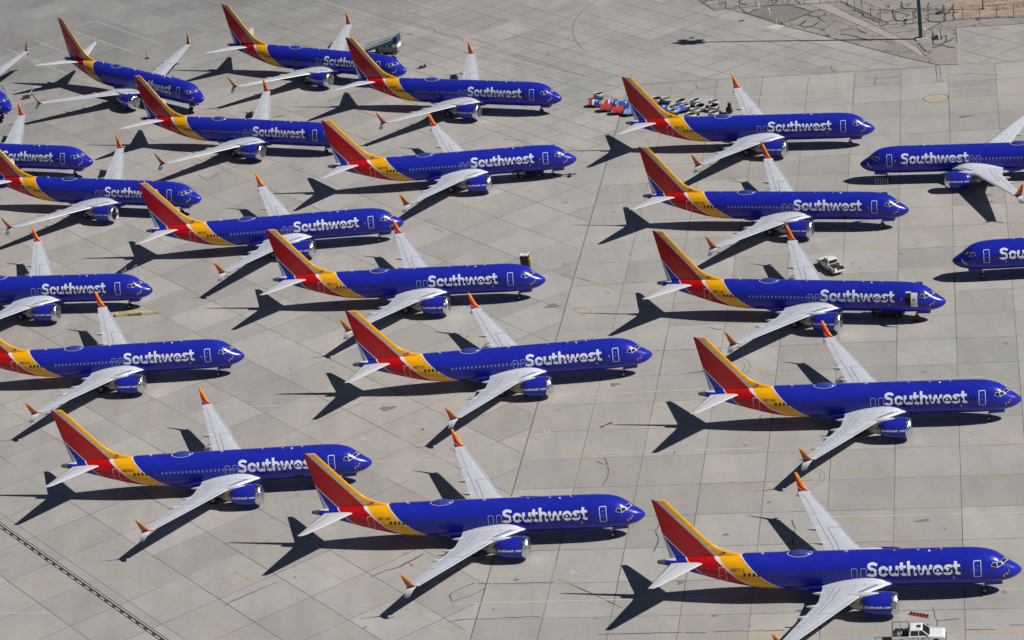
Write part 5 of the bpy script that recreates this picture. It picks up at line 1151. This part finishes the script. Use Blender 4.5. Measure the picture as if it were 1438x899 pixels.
for q, lab in ((bp_pts[0], 'dark manhole cover on the pinkish concrete by the asphalt'), (bp_pts[1], 'dark manhole cover near the shadow of the light mast')):
    tag(ob('manhole_cover', me_, loc=(q[0], q[1], 0), rz=.3), lab, 'manhole')
b = MB(); b.cyl((0, 0, 0), (0, 0, 12), .11, trim, 10); b.box((0, 0, .1), (.5, .5, .2), steel); tag(ob('utility_pole', b.build('utility_pole'), loc=(88.0, 447.4, 0)), 'thin black pole in the dirt at the top right', 'pole')
# chain-link fence: posts and rails, fabric as fine wires
def fence(P, label, step=2.9, h=2.4):
    t = thing('chain_link_fence', label, 'fence', (P[0][0], P[0][1], 0)); ox, oy = P[0]; acc = 0; posts = []
    for (x0, y0), (x1, y1) in zip(P, P[1:]):
        L = math.hypot(x1-x0, y1-y0); s = (step-acc) if posts else 0
        while s < L: posts.append((x0+(x1-x0)*s/L-ox, y0+(y1-y0)*s/L-oy)); s += step
        acc = L-(s-step)
    m = MB(); m.cyl((0, 0, 0), (0, 0, h), .05, steel, 6); pm = m.build('post')
    for x, y in posts: ob('post', pm, t, loc=(x, y, 0))
    m = MB(); Q = [(x-ox, y-oy) for x, y in P]
    for z in (.08, h): m.tube([(x, y, z) for x, y in Q], .028, steel, 5)
    for (x0, y0), (x1, y1) in zip(Q, Q[1:]):
        L = math.hypot(x1-x0, y1-y0); k = int(L/1.1)
        for i in range(k):
            a = i/k; b_ = min(1, (i+2.2)/k); m.tube([(x0+(x1-x0)*a, y0+(y1-y0)*a, .1), (x0+(x1-x0)*b_, y0+(y1-y0)*b_, h)], .006, steel, 3); m.tube([(x0+(x1-x0)*b_, y0+(y1-y0)*b_, .1), (x0+(x1-x0)*a, y0+(y1-y0)*a, h)], .006, steel, 3)
    ob('wire_mesh', m.build('wire_mesh'), t)
fence(FENCE2, 'long chain link fence along the cracked asphalt behind the light mast'); fence(FENCE0[1:]+FENCE3, 'chain link fence at the top, left of the drain swale'); fence(FENCE1, 'short diagonal chain link fence beside the drain swale')
b = MB(); b.box((0, 0, .15), (14.5, .35, .3), MAT['tips']); tag(ob('white_kerb', b.build('white_kerb'), loc=(73.0, 462.4, 0), rz=math.atan2(457.5-461.7, 78-68.6)), kind='structure')
rb = random.Random(9); V = []; wm_ = mat('dry_weeds', (0.10, 0.10, 0.04), .9); mb = MB()
for k in range(500):
    x = rb.uniform(89, 99); y = rb.choice([448.5, 451.2, 446.0])+rb.gauss(0, .35); h = rb.uniform(.06, .22); a = rb.random()*3
    mb.add([(x-.08*math.cos(a), y-.08*math.sin(a), .01), (x+.08*math.cos(a), y+.08*math.sin(a), .01), (x+rb.uniform(-.08, .08), y, h)], [(0, 1, 2)], wm_)
tag(ob('dry_weeds', mb.build('dry_weeds')), kind='stuff')
